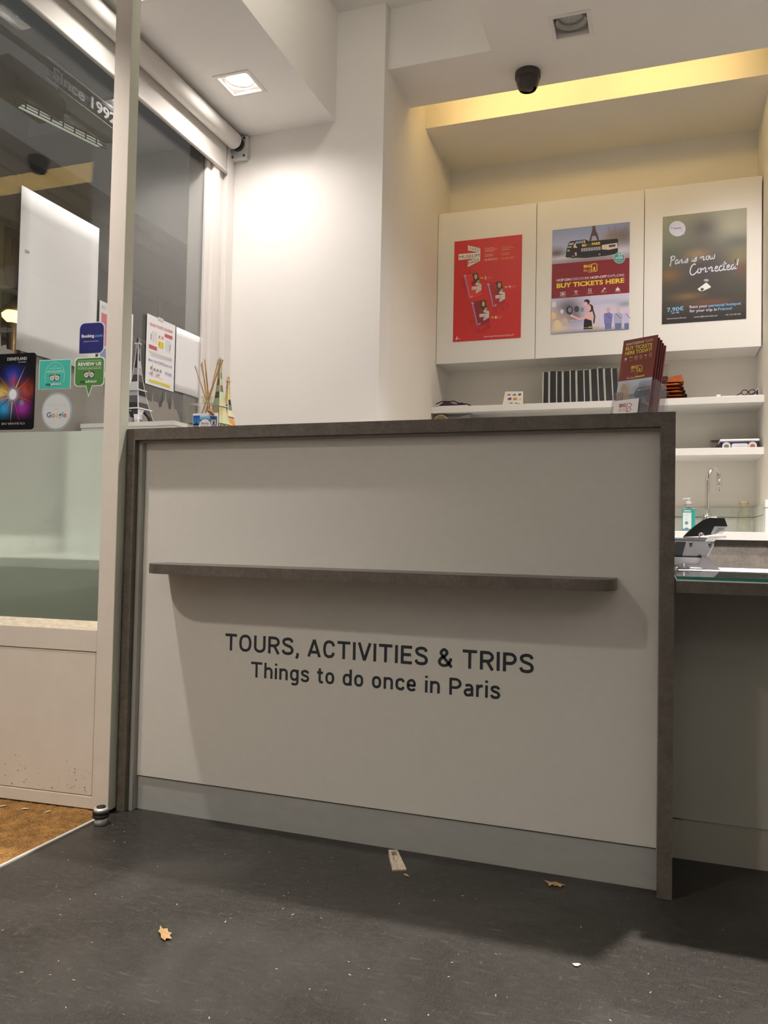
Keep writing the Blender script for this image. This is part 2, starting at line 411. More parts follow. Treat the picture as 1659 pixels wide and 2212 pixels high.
LAMPS_MAIN = [(1.095, 1.455), (1.885, 1.41), (1.745, .573), (3.4, -.6), (3.4, -3.2), (1.9, -3.6)]
LAMPS_LOW = [(-.276, 1.06), (-.31, .40), (-.29, -.42), (-.25, -2.15)]
def ceil_mesh(x0, x1, y0, y1, z, lamps, top=.25, h=.0776):
    xs = sorted({x0, x1} | {a for lx, ly in lamps for a in (lx - h, lx + h)}); ys = sorted({y0, y1} | {a for lx, ly in lamps for a in (ly - h, ly + h)})
    mb = MB()
    for i in range(len(xs) - 1):
        for j in range(len(ys) - 1):
            cx, cy = (xs[i] + xs[i + 1]) / 2, (ys[j] + ys[j + 1]) / 2
            if any(abs(cx - a) < h and abs(cy - b) < h for a, b in lamps): continue
            mb.add([(xs[i], ys[j], z), (xs[i + 1], ys[j], z), (xs[i + 1], ys[j + 1], z), (xs[i], ys[j + 1], z)], [(0, 3, 2, 1)])
    mb.add([(x0, y0, z), (x1, y0, z), (x1, y1, z), (x0, y1, z), (x0, y0, z + top), (x1, y0, z + top), (x1, y1, z + top), (x0, y1, z + top)],
           [(0, 1, 5, 4), (1, 2, 6, 5), (2, 3, 7, 6), (3, 0, 4, 7), (4, 5, 6, 7)])
    return mb
# lowered part along the window, raised middle strip, main ceiling with its back edge stopping short of the alcove
struct(ceil_mesh(-.565, .002, -5.5, 1.472, 2.765, LAMPS_LOW, .55), 'ceiling_low', m_ceil)
mb = MB(); mb.box(.002, .735, -5.5, 1.52, 3.29, 3.40)
struct(mb, 'ceiling_raised', m_ceil)
mb = ceil_mesh(.735, 5.0, -5.5, 1.867, 3.0, LAMPS_MAIN, .30)
a = ceil_mesh(.245, .735, 1.52, 1.867, 3.0, [], .30); o_ = len(mb.v); mb.v += a.v; mb.f += [tuple(i + o_ for i in f) for f in a.f]; mb.sm += a.sm; mb.c += a.c
struct(mb, 'ceiling_main', m_ceil)
mb = MB(); mb.box(.145, 5.0, 1.867, 2.69, 3.6, 3.7); mb.box(1.953, 5.0, 1.867, 2.145, 3.0, 3.05); mb.box(.145, 5.0, 1.80, 1.867, 3.30, 3.7)
struct(mb, 'ceiling_slot', m_ceil)

# ------------------------------------------------------------------ recessed downlights
def downlight(x, y, z, label, watts=0, col=PINK, tilt=(0, 0, 0), size=126, blend=.8, soft=.038):
    t = thing('downlight', label, 'ceiling light', (x, y, z), 0, 'recessed square downlights')
    h = .086; q = .0775; mb = MB()
    for (a0, a1, b0, b1) in ((-h, h, -h, -.070), (-h, h, .070, h), (-h, -.070, -.070, .070), (.070, h, -.070, .070)):
        mb.box(a0, a1, b0, b1, -.003, 0)
    build(mb, 'trim_frame', m_fix, t, True)
    mb = MB(); q = .076
    for (a0, a1, b0, b1) in ((-q, q, -q, -.069), (-q, q, .069, q), (-q, -.069, -.069, .069), (.069, q, -.069, .069)): mb.box(a0, a1, b0, b1, 0, .11)
    mb.box(-q, q, -q, q, .11, .115)
    build(mb, 'housing', m_fix, t, True)
    mb = MB(); mb.lathe([(.066, .012), (.066, .022), (.060, .024), (.060, .030), (.055, .034), (.055, .046), (.060, .05), (.066, .03), (.066, .012)], n=40, cap=False)
    build(mb, 'gimbal_ring', m_ring, t, True)
    mb = MB(); mb.lathe([(.0, .036), (.03, .036), (.052, .040), (.055, .048), (.045, .060), (0, .062)][::-1], n=40)
    build(mb, 'lens', m_lamp if watts else m_lens_off, t, True)
    mb = MB(); mb.box(-.004, .004, -.069, -.058, .006, .014); build(mb, 'clip', m_black, t, True)
    if watts:
        li = bpy.data.lights.new('downlight_lamp', 'SPOT'); li.energy = watts; li.color = col; li.spot_size = math.radians(size); li.spot_blend = blend; li.shadow_soft_size = soft
        lo = bpy.data.objects.new('lamp_light', li); COL.objects.link(lo); lo.parent = t; lo.location = (0, 0, .026); lo.rotation_euler = tilt
    return t
downlight(-.276, 1.06, 2.765, 'lit square downlight in the lowered ceiling by the roller blind', W_SHOP, PINK, size=158, blend=.95)
downlight(-.31, .40, 2.765, 'lit square downlight in the lowered ceiling above the grey tower model', W_SHOP * .7, PINK, size=150, blend=.95)
downlight(-.29, -.42, 2.765, 'lit square downlight in the lowered ceiling above the entrance mat', W_FRONT, PINK, size=82, blend=1.0)
downlight(-.25, -2.15, 2.765, 'lit square downlight in the lowered ceiling far from the window', W_BACKL, BACKC, soft=.09)
downlight(1.095, 1.455, 3.0, 'unlit square downlight in the main ceiling beside the dome camera', 0)
downlight(1.885, 1.41, 3.0, 'lit square downlight in the main ceiling before the right end of the alcove', W_KITCHEN, WARM, size=146, blend=1.0)
downlight(1.745, .573, 3.0, 'lit square downlight in the main ceiling above the low glass-topped desk', W_DESK, WARM, size=104, blend=.8)
downlight(3.4, -.6, 3.0, 'added square downlight, out of view in the main ceiling at the right of the shop', W_BACKR_FILL, WARM)  # this and the next two are added out of view for overall brightness
downlight(3.4, -3.2, 3.0, 'added square downlight, out of view in the main ceiling at the rear right of the shop', W_BACKR_FILL, WARM)
downlight(1.9, -3.6, 3.0, 'added square downlight, out of view in the main ceiling at the rear of the shop', W_BACKR_FILL, WARM)

# opal globe pendants added in the unseen rear to lift ambient light
def pendant(x, y, z, label):
    t = thing('fill_pendant', label, 'added lamp', (x, y, z), 0, 'added globe pendants')
    mb = MB(); mb.lathe([(.11 * math.sin(PI * k / 14), -.11 * math.cos(PI * k / 14)) for k in range(15)], n=28); build(mb, 'globe', mat('fill_globe', (.85, .84, .8), .4, emit=(PINK, W_ROOM_FILL / .478)), t, True)
    mb = MB(); mb.tube([(0, 0, .11), (0, 0, 3.0 - z)], .006, 8); build(mb, 'stem', m_dark, t, True)
for x, y, lb in ((.95, -3.9, 'left'), (2.5, -3.4, 'middle'), (3.9, -2.3, 'right')):
    pendant(x, y, 2.45, 'added opal globe pendant at the unseen rear of the shop, ' + lb + ' one of three')

# fill batten added in the raised strip, out of view, for the upper walls
t = thing('fill_batten', 'added white fill batten in the raised ceiling strip, out of view', 'ceiling light', (.37, .32, 3.29))
mb = MB(); mb.box(.33, .41, -.02, .66, 3.25, 3.289); build(mb, 'batten', m_white, t)
mb = MB(); mb.tube([(.37, .0, 3.235), (.37, .63, 3.235)], .014, 14); build(mb, 'glass_tube', mat('fill_tube', (.9, .9, .9), .4, emit=((1, .93, .80), W_BATTEN_FILL / .17)), t)

# tubes hidden in the slot above the alcove, lying on the back edge of the main ceiling
mt = mat('cove_tube', (.9, .9, .9), .4, emit=(COVE, W_COVE))
for k, (x0, x1) in enumerate(((.40, 1.08), (1.14, 1.84))):
    t = thing('fluorescent_tube', ('yellow tube lamp in the ceiling slot over the left cabinets', 'yellow tube lamp in the ceiling slot over the right cabinets')[k], 'tube lamp', ((x0 + x1) / 2, 1.93, 3.05), 0, 'cove tubes')
    mb = MB(); mb.tube([(x0, 1.915, 3.085), (x1, 1.915, 3.085)], .013, 14); build(mb, 'glass_tube', mt, t)
    mb = MB(); mb.box(x0 - .02, x1 + .02, 1.869, 1.899, 3.05, 3.12); build(mb, 'batten', m_white, t)
    for xa in (x0 - .02, x1): mb = MB(); mb.box(xa, xa + .02, 1.899, 1.93, 3.068, 3.102); build(mb, 'lamp_holder', m_white, t)

# ------------------------------------------------------------------ shop window on the street side
win = sroot('window_1', (-.565, .65, .75))
mb = MB(); mb.box(-.583, -.575, .012, 1.264, .78, 2.70); build(mb, 'glass', m_glass, win)
for (y0, y1, x1) in ((1.264, 1.300, -.562), (1.300, 1.352, -.545), (1.352, 1.405, -.560), (1.405, 1.471, -.535)):
    mb = MB(); mb.box(-.66, x1, y0, y1, .715, 2.765, bev=.003); build(mb, 'jamb', m_winf, win)
mb = MB(); mb.box(-.66, -.56, -.025, .012, .715, 2.765); build(mb, 'jamb', m_winf, win)
mb = MB(); mb.box(-.66, -.57, .012, 1.264, 2.70, 2.765); build(mb, 'head', mat('window_head', (.05, .045, .04), .5), win)
mb = MB(); mb.box(-.66, -.566, .012, 1.264, .715, .78); build(mb, 'sill', m_winf, win)
# grey frosted city skyline stuck along the lower glass
def skyline():
    rnd = random.Random(3); pts = [(.06, .78), (1.264, .78)]; prof = []
    y = .06
    while y < 1.264:
        h = (1.385 if y < .6 else 1.347) + .015 * math.sin(y * 9) + rnd.uniform(-.012, .012); wd = rnd.uniform(.012, .035)
        if rnd.random() < .16: prof += [(y, h), (y + .004, h + .05), (y + .008, h)]; y += .012
        else: prof += [(y, h), (y + wd, h + rnd.uniform(-.006, .006))]; y += wd + .0015
    def dome(yc, r, z0, sp):
        return [(yc - r, z0)] + [(yc - r * math.cos(t), z0 + 1.25 * r * math.sin(t)) for t in [PI * k / 12 for k in range(1, 6)]] + [(yc - .003, z0 + sp), (yc + .003, z0 + sp)] + [(yc - r * math.cos(t), z0 + 1.25 * r * math.sin(t)) for t in [PI * k / 12 for k in range(7, 12)]] + [(yc + r, z0)]
    prof = [p for p in prof if not (.955 < p[0] < 1.095) and p[0] < 1.255]
    right = [p for p in prof if p[0] >= 1.095]; left = [p for p in prof if p[0] <= .955]
    mid = [(.96, 1.34)] + dome(1.005, .026, 1.345, .075) + [(1.045, 1.345), (1.056, 1.385), (1.060, 1.42), (1.064, 1.385), (1.075, 1.35), (1.09, 1.35)]
    right = [(p[0], p[1] - .03 - (p[0] - 1.09) * .12) for p in right]
    prof = left + mid + right + [(1.264, right[-1][1])]
    mb = MB(); q = [(.06, prof[0][1])] + prof
    vs = []; fs = []
    for i, (a, b) in enumerate(q): vs += [(-.5745, a, .781), (-.5745, a, b)]
    for i in range(len(q) - 1): fs.append((2 * i, 2 * i + 2, 2 * i + 3, 2 * i + 1))
    return mb.add(vs, fs)
build(skyline(), 'skyline_film', m_film, win)
# lettered strip high on the glass
REF[0] = (255, 255, 255)
a = Art((-.5745, .25, 2.385), Y, Z, .42, .08)
a.poly([(0, .078), (.42, .078), (.42, .080), (0, .080)], (.12, .12, .12)); a.poly([(0, 0), (.42, 0), (.42, .002), (0, .002)], (.12, .12, .12))
a.text('Since 1992', (.03, .02), (.375, .02), .040, (.030, .032, .032), .03); a.done('lettering', win)

# roller blind
t = thing('roller_blind', 'rolled up cream roller blind above the shop window', 'blind', (-.50, .7, 2.7))
mb = MB(); mb.tube([(-.500, -.0, 2.712), (-.500, 1.400, 2.712)], .040, 28); build(mb, 'roll', m_blind, t)
mb = MB(); mb.box(-.539, -.5375, .0, 1.395, 2.566, 2.712); build(mb, 'hanging_fabric', m_blind, t)
mb = MB(); mb.tube([(-.538, .0, 2.563), (-.538, 1.395, 2.563)], .010, 14); build(mb, 'hem_bar', m_blind, t)
mb = MB(); mb.tube([(-.500, 1.400, 2.712), (-.500, 1.425, 2.712)], .022, 20); build(mb, 'end_plug', mat('blue_plastic', (.03, .05, .16), .4), t)
mb = MB(); mb.box(-.545, -.455, 1.440, 1.4715, 2.640, 2.755, bev=.006)
for (dx, dz) in ((-.535, 2.655), (-.468, 2.655), (-.468, 2.742), (-.535, 2.742)): pass
br = build(mb, 'bracket', mat('bracket_plastic', (.62, .61, .60), .3), t)
mb = MB()
for (dx, dz) in ((-.532, 2.655), (-.468, 2.655), (-.468, 2.742), (-.532, 2.742)): mb = MB(); mb.tube([(dx, 1.4398, dz), (dx, 1.437, dz)], .006, 10); build(mb, 'screw', m_dark, br)
mb = MB(); mb.tube([(-.500, 1.425, 2.712), (-.500, 1.441, 2.712)], .034, 20); build(mb, 'pivot_disc', m_dark, br)

# papers taped on the window
def win_paper(name, label, cat, y0, y1, z0, z1, bow, grp=None):
    t = thing(name, label, cat, (-.565, (y0 + y1) / 2, z0), 0, grp)
    build(sheet((-.5725, y0, z0), Y, Z, y1 - y0, z1 - z0, .0006, bow), 'paper', m_paper, t); return t
t = win_paper('blank_poster', 'large blank white poster back taped to the window behind the door', 'poster', .155, .545, 1.405, 1.963, .004)
mb = MB(); mb.box(-.5712, -.5708, .178, .198, 1.745, 1.753); build(mb, 'tape', mat('old_tape', (.45, .45, .46), .4), t)
t = win_paper('price_sheet', 'white price sheet with red and yellow blocks on the window', 'paper', .856, 1.061, 1.425, 1.721, 0)
REF[0] = (232, 226, 232)
a = Art((-.5718, .856, 1.425), Y, Z, .205, .296).design([(345, 202), (670, 348), (655, 1098), (322, 998)])
red, blu, gry, yel = pc(200, 90, 95), pc(150, 150, 205), pc(150, 145, 160), pc(245, 225, 60)
a.text('CRUISE TICKETS CROISIERE', (372, 335), (636, 432), .011, pc(215, 130, 130), .02)
a.poly([(548, 432), (635, 466), (635, 505), (547, 470)], red); a.poly([(365, 548), (458, 586), (458, 628), (364, 594)], red)
a.text('€18', (474, 488), (532, 505), .013, pc(225, 120, 120), .02); a.poly([(472, 512), (534, 538), (532, 606), (470, 584)], yel); a.text('€12', (475, 572), (530, 592), .017, pc(170, 130, 60), .02)
for k in range(4): a.line([(405 + k * 16, 400 + k * 6), (400 + k * 16, 520 + k * 12)], 2, gry)
for k in range(4): a.line([(560 + k * 16, 505 + k * 6), (556 + k * 16, 625 + k * 12)], 2, gry)
a.line([(392, 430), (385, 500)], 8, gry); a.line([(612, 560), (606, 630)], 8, gry)
for k in range(4): a.line([(362 + 10 * k, 630 + k * 17), (630, 722 + k * 9)], 3.5, pc(190, 160, 160))
a.text('Metro / Bus TICKETS Book of 10', (360, 735), (630, 828), .010, blu, .02)
for (x, y) in ((390, 820), (430, 840), (465, 850), (500, 860)): a.ell((x, y), 12, 16, gry)
a.line([(405, 780), (402, 910)], 3, pc(120, 100, 120)); a.text('€19,90', (552, 896), (625, 922), .011, blu, .02)
for (x, y) in ((390, 880), (468, 905)): a.ell((x - 14, y), 9, 12, pc(150, 170, 230)); a.ell((x + 10, y), 14, 12, pc(240, 150, 140))
a.line([(370, 905), (536, 955)], 2, gry)
a.poly([(364, 948), (615, 1022), (614, 1048), (362, 975)], yel); a.line([(370, 963), (480, 997), (608, 1034)], 9, pc(205, 185, 60))
a.done('lettering', t)
mb = MB(); mb.box(-.5714, -.5711, .93, .97, 1.712, 1.727); build(mb, 'tape', mat('clear_tape', (.62, .61, .60), .3), t)
win_paper('blank_sheet', 'blank white sheet on the window right of the price sheet', 'paper', 1.069, 1.262, 1.432, 1.719, .006)
t = win_paper('window_notice', 'white notice with pink print half hidden by the door stile', 'paper', .560, .765, 1.40, 1.69, 0)
a = Art((-.5718, .560, 1.40), Y, Z, .205, .29)
a.text('EN', (.012, .262), (.035, .262), .012, pc(190, 180, 220), .01); a.poly([(.012, .12), (.19, .12), (.19, .245), (.012, .245)], pc(225, 130, 150)); a.poly([(.012, .02), (.19, .02), (.19, .11), (.012, .11)], pc(150, 150, 200))
a.done('lettering', t)

# ------------------------------------------------------------------ the open glazed door
A0 = math.radians(4.4)
dr = sroot('door_1', (.0035, -.034, 0), A0)
def dpart(name, m, boxes, bev=.0012, parent=dr):
    mb = MB()
    for b in boxes: mb.box(*b, bev=bev)
    return build(mb, name, m, parent, True)
TH = .045
dpart('stile', m_door, [(-.0535, -.0005, 0, TH, .009, 2.72)]); dpart('stile', m_door, [(-.605, -.56, 0, TH, .009, 2.72)])
dpart('edge_strip', m_dedge, [(-.0005, .0, .001, TH - .001, .009, 2.72)], 0)
dpart('rail', m_door, [(-.56, -.0535, 0, TH, .4545, .515)]); dpart('rail', m_door, [(-.56, -.0535, 0, TH, 2.62, 2.72)])
pn = dpart('lower_panel', m_door, [(-.558, -.0555, .0015, TH - .003, .045, .4525)], .003)
dpart('bottom_rail', m_door, [(-.56, -.0535, .0005, TH, .009, .0435)], .001)
mb = MB(); mb.prism([(.0, .515), (.018, .515), (.018, .540), (.014, .540)], -.56, -.0535, 'x'); build(mb, 'glazing_bead', m_bead, dr, True)
mb = MB(); mb.box(-.56, -.0535, .019, .025, .515, 2.62); build(mb, 'glass', m_dglass, dr, True)
mb = MB(); mb.add([(-.56, .0184, .54), (-.0535, .0184, .54), (-.0535, .0184, 1.094), (-.56, .0184, 1.094)], [(0, 1, 2, 3)]); build(mb, 'frosted_film', m_frost, dr, True)
# scuffs low on the painted panel
mb = MB()
rs = random.Random(5)
for k in range(46):
    x, z = rs.uniform(-.40, -.06), .05 + abs(rs.gauss(0, .05)); w_, h_ = rs.uniform(.001, .004), rs.uniform(.001, .005)
    mb.add([(x, .0012, z), (x + w_, .0012, z + h_ * .3), (x + w_ * .7, .0012, z + h_), (x - w_ * .3, .0012, z + h_ * .7)], [(0, 1, 2, 3)])
o = build(mb, 'paint_chips', mat('chipped_paint', (.22, .16, .11), .8), pn, True); o['kind'] = 'stuff'

def door_pt(u, z, d=.0): return Vector((.0035 + u * math.cos(A0) - d * math.sin(A0), -.034 + u * math.sin(A0) + d * math.cos(A0), z))
DU = Vector((math.cos(A0), math.sin(A0), 0)); FRONT = .0180
def sticker(name, label, u0, u1, z0, z1, outline, col, group='stickers on the glazed door', m=None):
    u0, u1, z0, z1 = u0 - .0145, u1 - .0145, z0 + .004, z1 + .004
    t = thing(name, label, 'sticker', door_pt((u0 + u1) / 2, z0, FRONT), 0, group)
    a = Art(door_pt(u0, z0, FRONT), DU, Z, u1 - u0, z1 - z0, lift=-.0004)
    # thin body: outline extruded
    mb = MB(); N = DU.cross(Z); O = a.O
    q = [O + DU * p[0] + Z * p[1] for p in outline]; n = len(q)
    mb.add([p - N * .0006 for p in q] + list(q), [tuple(range(n))[::-1], tuple(range(n, 2 * n))] + [(i, (i + 1) % n, n + (i + 1) % n, n + i) for i in range(n)])
    build(mb, 'vinyl', m or mat('vinyl_' + name, col, .3), t)
    a.lift = .0003
    return t, a
def rrect(W, H, r, n=6, corners=(1, 1, 1, 1)):
    pts = []
    for k, (cx, cy, a0) in enumerate(((W - r, r, -90), (W - r, H - r, 0), (r, H - r, 90), (r, r, 180))):
        if not corners[k]:
            pts.append(((W, 0), (W, H), (0, H), (0, 0))[k]); continue
        for j in range(n + 1):
            t = math.radians(a0 + 90 * j / n); pts.append((cx + r * math.cos(t), cy + r * math.sin(t)))
    return pts
def inset(pts, W, H, d): return [(d + p[0] * (W - 2 * d) / W, d + p[1] * (H - 2 * d) / H) for p in pts]
def owl(a, c, r, dk, wh, ye):
    """round-eyed travel emblem"""
    x, y = c
    a.ell((x, y + r * .55), r * 1.15, r * .75, ye); a.poly([(x - 2.15 * r, y + .95 * r), (x - r * .9, y + 1.15 * r), (x + r * .9, y + 1.15 * r), (x + 2.15 * r, y + .95 * r), (x + 1.6 * r, y + .4 * r), (x + .7 * r, y + .95 * r), (x - .7 * r, y + .95 * r), (x - 1.6 * r, y + .4 * r)], dk)
    for sx in (-1, 1):
        a.ell((x + sx * r, y), r * 1.03, r * 1.03, dk); a.ell((x + sx * r, y), r * .86, r * .86, wh); a.ell((x + sx * r, y), r * .5, r * .5, dk); a.ell((x + sx * r, y), r * .34, r * .34, wh); a.ell((x + sx * r, y), r * .15, r * .15, dk)
    a.poly([(x - .25 * r, y - .35 * r), (x, y - .85 * r), (x + .25 * r, y - .35 * r)], dk)
WH = (.78, .78, .76)
# travel partner, dark blue
W_, H_ = .087, .095; ol = rrect(W_, H_, .018, corners=(1, 1, 1, 0))
t, a = sticker('partner_sticker', 'dark blue sticker with white lettering, topmost on the door glass', -.144, -.057, 1.317, 1.412, ol, (.62, .66, .72))
a.poly(inset(ol, W_, H_, .003), (.022, .024, .155)); a.text('Booking', (.010, .050), (.052, .050), .0085, WH, .03); a.text('.com', (.0525, .050), (.081, .050), .0085, (.10, .32, .68), .03)
a.text('Experience Partner', (.018, .036), (.068, .036), .0045, (.45, .47, .62)); a.done('lettering', t)
# teal award
W_, H_ = .111, .0885
t, a = sticker('award_sticker', 'square teal award sticker with round-eyed emblem on the door glass', -.278, -.167, 1.217, 1.3055, rrect(W_, H_, .001, 1), (.62, .80, .72))
a.poly([(.002, .002), (W_ - .002, .002), (W_ - .002, H_ - .002), (.002, H_ - .002)], (.065, .47, .38))
arc = [(.0555 + .034 * math.cos(t), .040 + .040 * math.sin(t)) for t in [math.radians(-30 + 240 * k / 30) for k in range(31)]]
a.line(arc, .0011, (.45, .72, .62)); a.text('2011', (.050, .068), (.061, .068), .0035, (.50, .75, .66)); a.text('ATTESTATION', (.036, .060), (.075, .060), .0042, (.50, .75, .66)); a.text("d'EXCELLENCE", (.027, .0495), (.085, .0495), .0062, (.55, .78, .70), .01)
owl(a, (.0555, .033), .0088, (.015, .02, .02), WH, (.72, .68, .22)); a.text('trip', (.025, .0115), (.042, .0115), .0075, (.02, .06, .05), .02); a.text('advisor', (.0425, .0115), (.080, .0115), .0075, (.66, .78, .72), .02); a.done('lettering', t)
# green speech bubble
W_, H_ = .1015, .118; z_ = .032; ol = [(p[0], p[1] + z_) for p in rrect(W_, H_ - z_, .012)]
k_ = min(range(len(ol)), key=lambda i: abs(ol[i][0] - .012) + abs(ol[i][1] - z_))
ol = ol[:k_ + 1] + ol[k_ + 1:]
def bub(d):
    q = [(d + p[0] * (W_ - 2 * d) / W_, z_ + d + p[1] * (H_ - z_ - 2 * d) / (H_ - z_)) for p in rrect(W_, H_ - z_, .012)]
    i0 = max(range(len(q)), key=lambda i: (-round(q[i][1], 4), q[i][0] < .02, -abs(q[i][0] - .012)))
    lo = [i for i in range(len(q)) if abs(q[i][1] - (z_ + d)) < 1e-5]
    # the outline starts at the lower right corner, so the tail closes it between the last and first points
    return q + [(.040 + d * .4, z_ + d), (.050, d * 2.2), (.062 - d * .4, z_ + d)]
ol = bub(0)
t, a = sticker('review_sticker', 'green speech-bubble sticker with round-eyed emblem beside the door stile', -.155, -.0535, 1.190, 1.308, ol, (.80, .80, .74))
a.poly(bub(.0028), (.075, .235, .055))
a.text('REVIEW US', (.012, .093), (.090, .093), .0095, WH, .035); a.line([(.011, .1075), (.090, .1075)], .0009, WH); a.line([(.011, .0885), (.044, .0885)], .0007, WH); a.line([(.056, .0885), (.090, .0885)], .0007, WH); a.text('ON', (.047, .0872), (.053, .0872), .0022, WH)
a.text("THE WORLD'S LARGEST TRAVEL SITE", (.011, .0825), (.090, .0825), .0032, WH, .01); owl(a, (.050, .0655), .0088, (.012, .016, .012), WH, (.72, .68, .22))
a.text('trip', (.021, .0425), (.038, .0425), .0078, (.02, .05, .02), .02); a.text('advisor', (.0385, .0425), (.078, .0425), .0078, WH, .02); a.done('lettering', t)
# round translucent
m_rs = frosted_mat('round_vinyl', (.9, .95, .95), .2, .85, (.60, .66, .66))
ol = [(.053 + .053 * math.cos(2 * PI * k / 40), .057 + .057 * math.sin(2 * PI * k / 40)) for k in range(40)]
t, a = sticker('round_sticker', 'round pale sticker with multicoloured lettering, lowest on the door glass', -.265, -.159, 1.0925, 1.2065, ol, (.36, .43, .45))
a.ell((.053, .057), .0475, .0515, (.60, .62, .62), n=40); a.text('Retrouvez-nous', (.019, .075), (.087, .075), .0065, (.50, .53, .53)); a.text('sur', (.046, .063), (.060, .063), .0055, (.45, .48, .48))
x = .019
for ch, wd, cl in (('G', .0155, (.04, .12, .45)), ('o', .0105, (.55, .13, .06)), ('o', .0105, (.70, .45, .08)), ('g', .0105, (.04, .12, .45)), ('l', .0028, (.06, .35, .12)), ('e', .0105, (.55, .16, .06))):
    a.text(ch, (x, .040), (x + wd, .040), .0150, cl, .02); x += wd + .0016
a.done('lettering', t)
# black park ticket placard: coloured starburst only
W_, H_ = .150, .232; ol = rrect(W_, H_, .010)
t, a = sticker('ticket_sticker', 'tall black sticker with a coloured starburst at the left of the door glass', -.440, -.290, 1.0975, 1.3295, ol, (.010, .010, .011))
K = (.006, .006, .008)
fn = blobs(K, [(.47, .80, .20, .14, (.015, .05, .42), .9), (.47, .70, .09, .10, (.42, .07, .07), .7), (.16, .48, .20, .13, (.75, .52, .12), .95), (.80, .52, .17, .14, (.50, .07, .03), .9), (.86, .56, .06, .08, (.02, .01, .01), .6), (.26, .22, .17, .13, (.03, .34, .68), .95), (.72, .22, .17, .13, (.36, .03, .34), .95), (.48, .45, .11, .10, (.80, .82, .88), .95), (.70, .30, .05, .05, (.25, .36, .22), .7)])
a.grid(fn, 30, 36, .004, W_ - .004, .03, .20)
for k in range(14):
    th = 2 * PI * k / 14 + .15; c, s_ = math.cos(th), math.sin(th); r1, r2 = .020, .060 + .012 * ((k * 7) % 3)
    cl = ((.02, .10, .55), (.60, .12, .05), (.70, .55, .2), (.4, .05, .35))[k % 4]
    a.poly([(.072 + c * r1 - s_ * .0016, .107 + s_ * r1 * 1.2 + c * .0016), (.072 + c * r1 + s_ * .0016, .107 + s_ * r1 * 1.2 - c * .0016), (.072 + c * r2, .107 + s_ * r2 * 1.2)], cl)
a.ell((.072, .107), .013, .016, (.75, .78, .85)); a.text('DISNEYLAND', (.048, .211), (.118, .211), .0090, (.60, .62, .66), .01); a.text('PARIS', (.088, .203), (.115, .203), .0035, (.5, .5, .52))
a.text('EN VENTE ICI', (.036, .0155), (.117, .0155), .0058, (.55, .54, .50)); a.done('lettering', t)

# white display platform in the window, its edge just behind the door
t = thing('display_platform', 'low white display platform in the window behind the glazed door', 'platform', (-.28, .7, 0))
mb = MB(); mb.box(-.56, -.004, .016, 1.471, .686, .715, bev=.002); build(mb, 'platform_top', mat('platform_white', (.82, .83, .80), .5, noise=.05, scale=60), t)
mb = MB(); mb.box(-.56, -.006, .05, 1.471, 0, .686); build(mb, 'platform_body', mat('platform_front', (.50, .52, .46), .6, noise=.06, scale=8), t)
t = thing('display_box', 'white display box on the window platform under the grey tower model', 'box', (-.345, .68, .715))
mb = MB(); mb.box(-.548, -.150, .452, .90, .7155, 1.180); build(mb, 'body', m_lam, t)
mb = MB(); mb.box(-.550, -.146, .449, .902, 1.180, 1.195); build(mb, 'top_board', m_lam, t)

# ------------------------------------------------------------------ reception counter
L = 1.503; X0 = .004
ct = thing('reception_counter', 'white fronted reception counter with brown stone-look frame and lettering', 'counter', (.75, .19, 0))
mb = MB(); mb.prism([(X0, 1.1), (X0 + .0285, 1.067), (1.471, 1.067), (L, 1.1)], 0, .48, 'y'); build(mb, 'worktop', m_stone, ct)
mb = MB(); mb.prism([(X0, 0), (X0 + .0285, 0), (X0 + .0285, 1.067), (X0, 1.1)], 0, .48, 'y'); build(mb, 'side_panel', m_stone, ct)
mb = MB(); mb.prism([(1.471, 0), (L, 0), (L, 1.1), (1.471, 1.067)], 0, .48, 'y'); build(mb, 'side_panel', m_stone, ct)
for b in ((X0 + .0287, .0455, .0175, .05, .0, 1.066), (.0455, 1.4690, .0175, .05, 1.0615, 1.0665), (1.4690, 1.4708, .0175, .05, .097, 1.0665)):
    mb = MB(); mb.box(*b); build(mb, 'filler_strip', m_fill, ct)
mb = MB(); mb.box(.0457, 1.4688, .035, .053, .0975, 1.0612); build(mb, 'front_panel', m_panel, ct)
mb = MB(); mb.box(.0457, 1.4705, .040, .055, .0, .0935); build(mb, 'plinth', m_plinth, ct)
mb = MB(); mb.box(X0 + .03, 1.470, .056, .46, .001, 1.066); build(mb, 'carcass', m_lam, ct)
R_ = .075
def ledge(x0, x1, y0, y1, r):
    pts = [(x0, y1)]
    for k in range(13): th = PI + PI / 2 * k / 12; pts.append((x0 + r + r * math.cos(th), y0 + r + r * math.sin(th)))
    for k in range(13): th = -PI / 2 + PI / 2 * k / 12; pts.append((x1 - r + r * math.cos(th), y0 + r + r * math.sin(th)))
    return pts + [(x1, y1)]
mb = MB(); mb.prism(ledge(.132, 1.377, -.105, .035, R_), .689, .715, 'z'); build(mb, 'ledge_shelf', m_stone, ct)
REF[0] = (255, 255, 255)
m_ink = mat('navy_lettering', (.030, .036, .046), .4)
def arc_(cx, cy, rx, ry, a0, a1, n=14): return [(cx + rx * math.cos(math.radians(a0 + (a1 - a0) * k / n)), cy + ry * math.sin(math.radians(a0 + (a1 - a0) * k / n))) for k in range(n + 1)]
def spl(p):
    o = []
    for i in range(len(p) - 1):
        p0, p1, p2, p3 = p[max(i - 1, 0)], p[i], p[i + 1], p[min(i + 2, len(p) - 1)]
        for k in range(6):
            t = k / 6; o.append(tuple(.5 * (2 * p1[d] + (p2[d] - p0[d]) * t + (2 * p0[d] - 5 * p1[d] + 4 * p2[d] - p3[d]) * t ** 2 + (3 * p1[d] - p0[d] - 3 * p2[d] + p3[d]) * t ** 3) for d in (0, 1)))
    return o + [p[-1]]
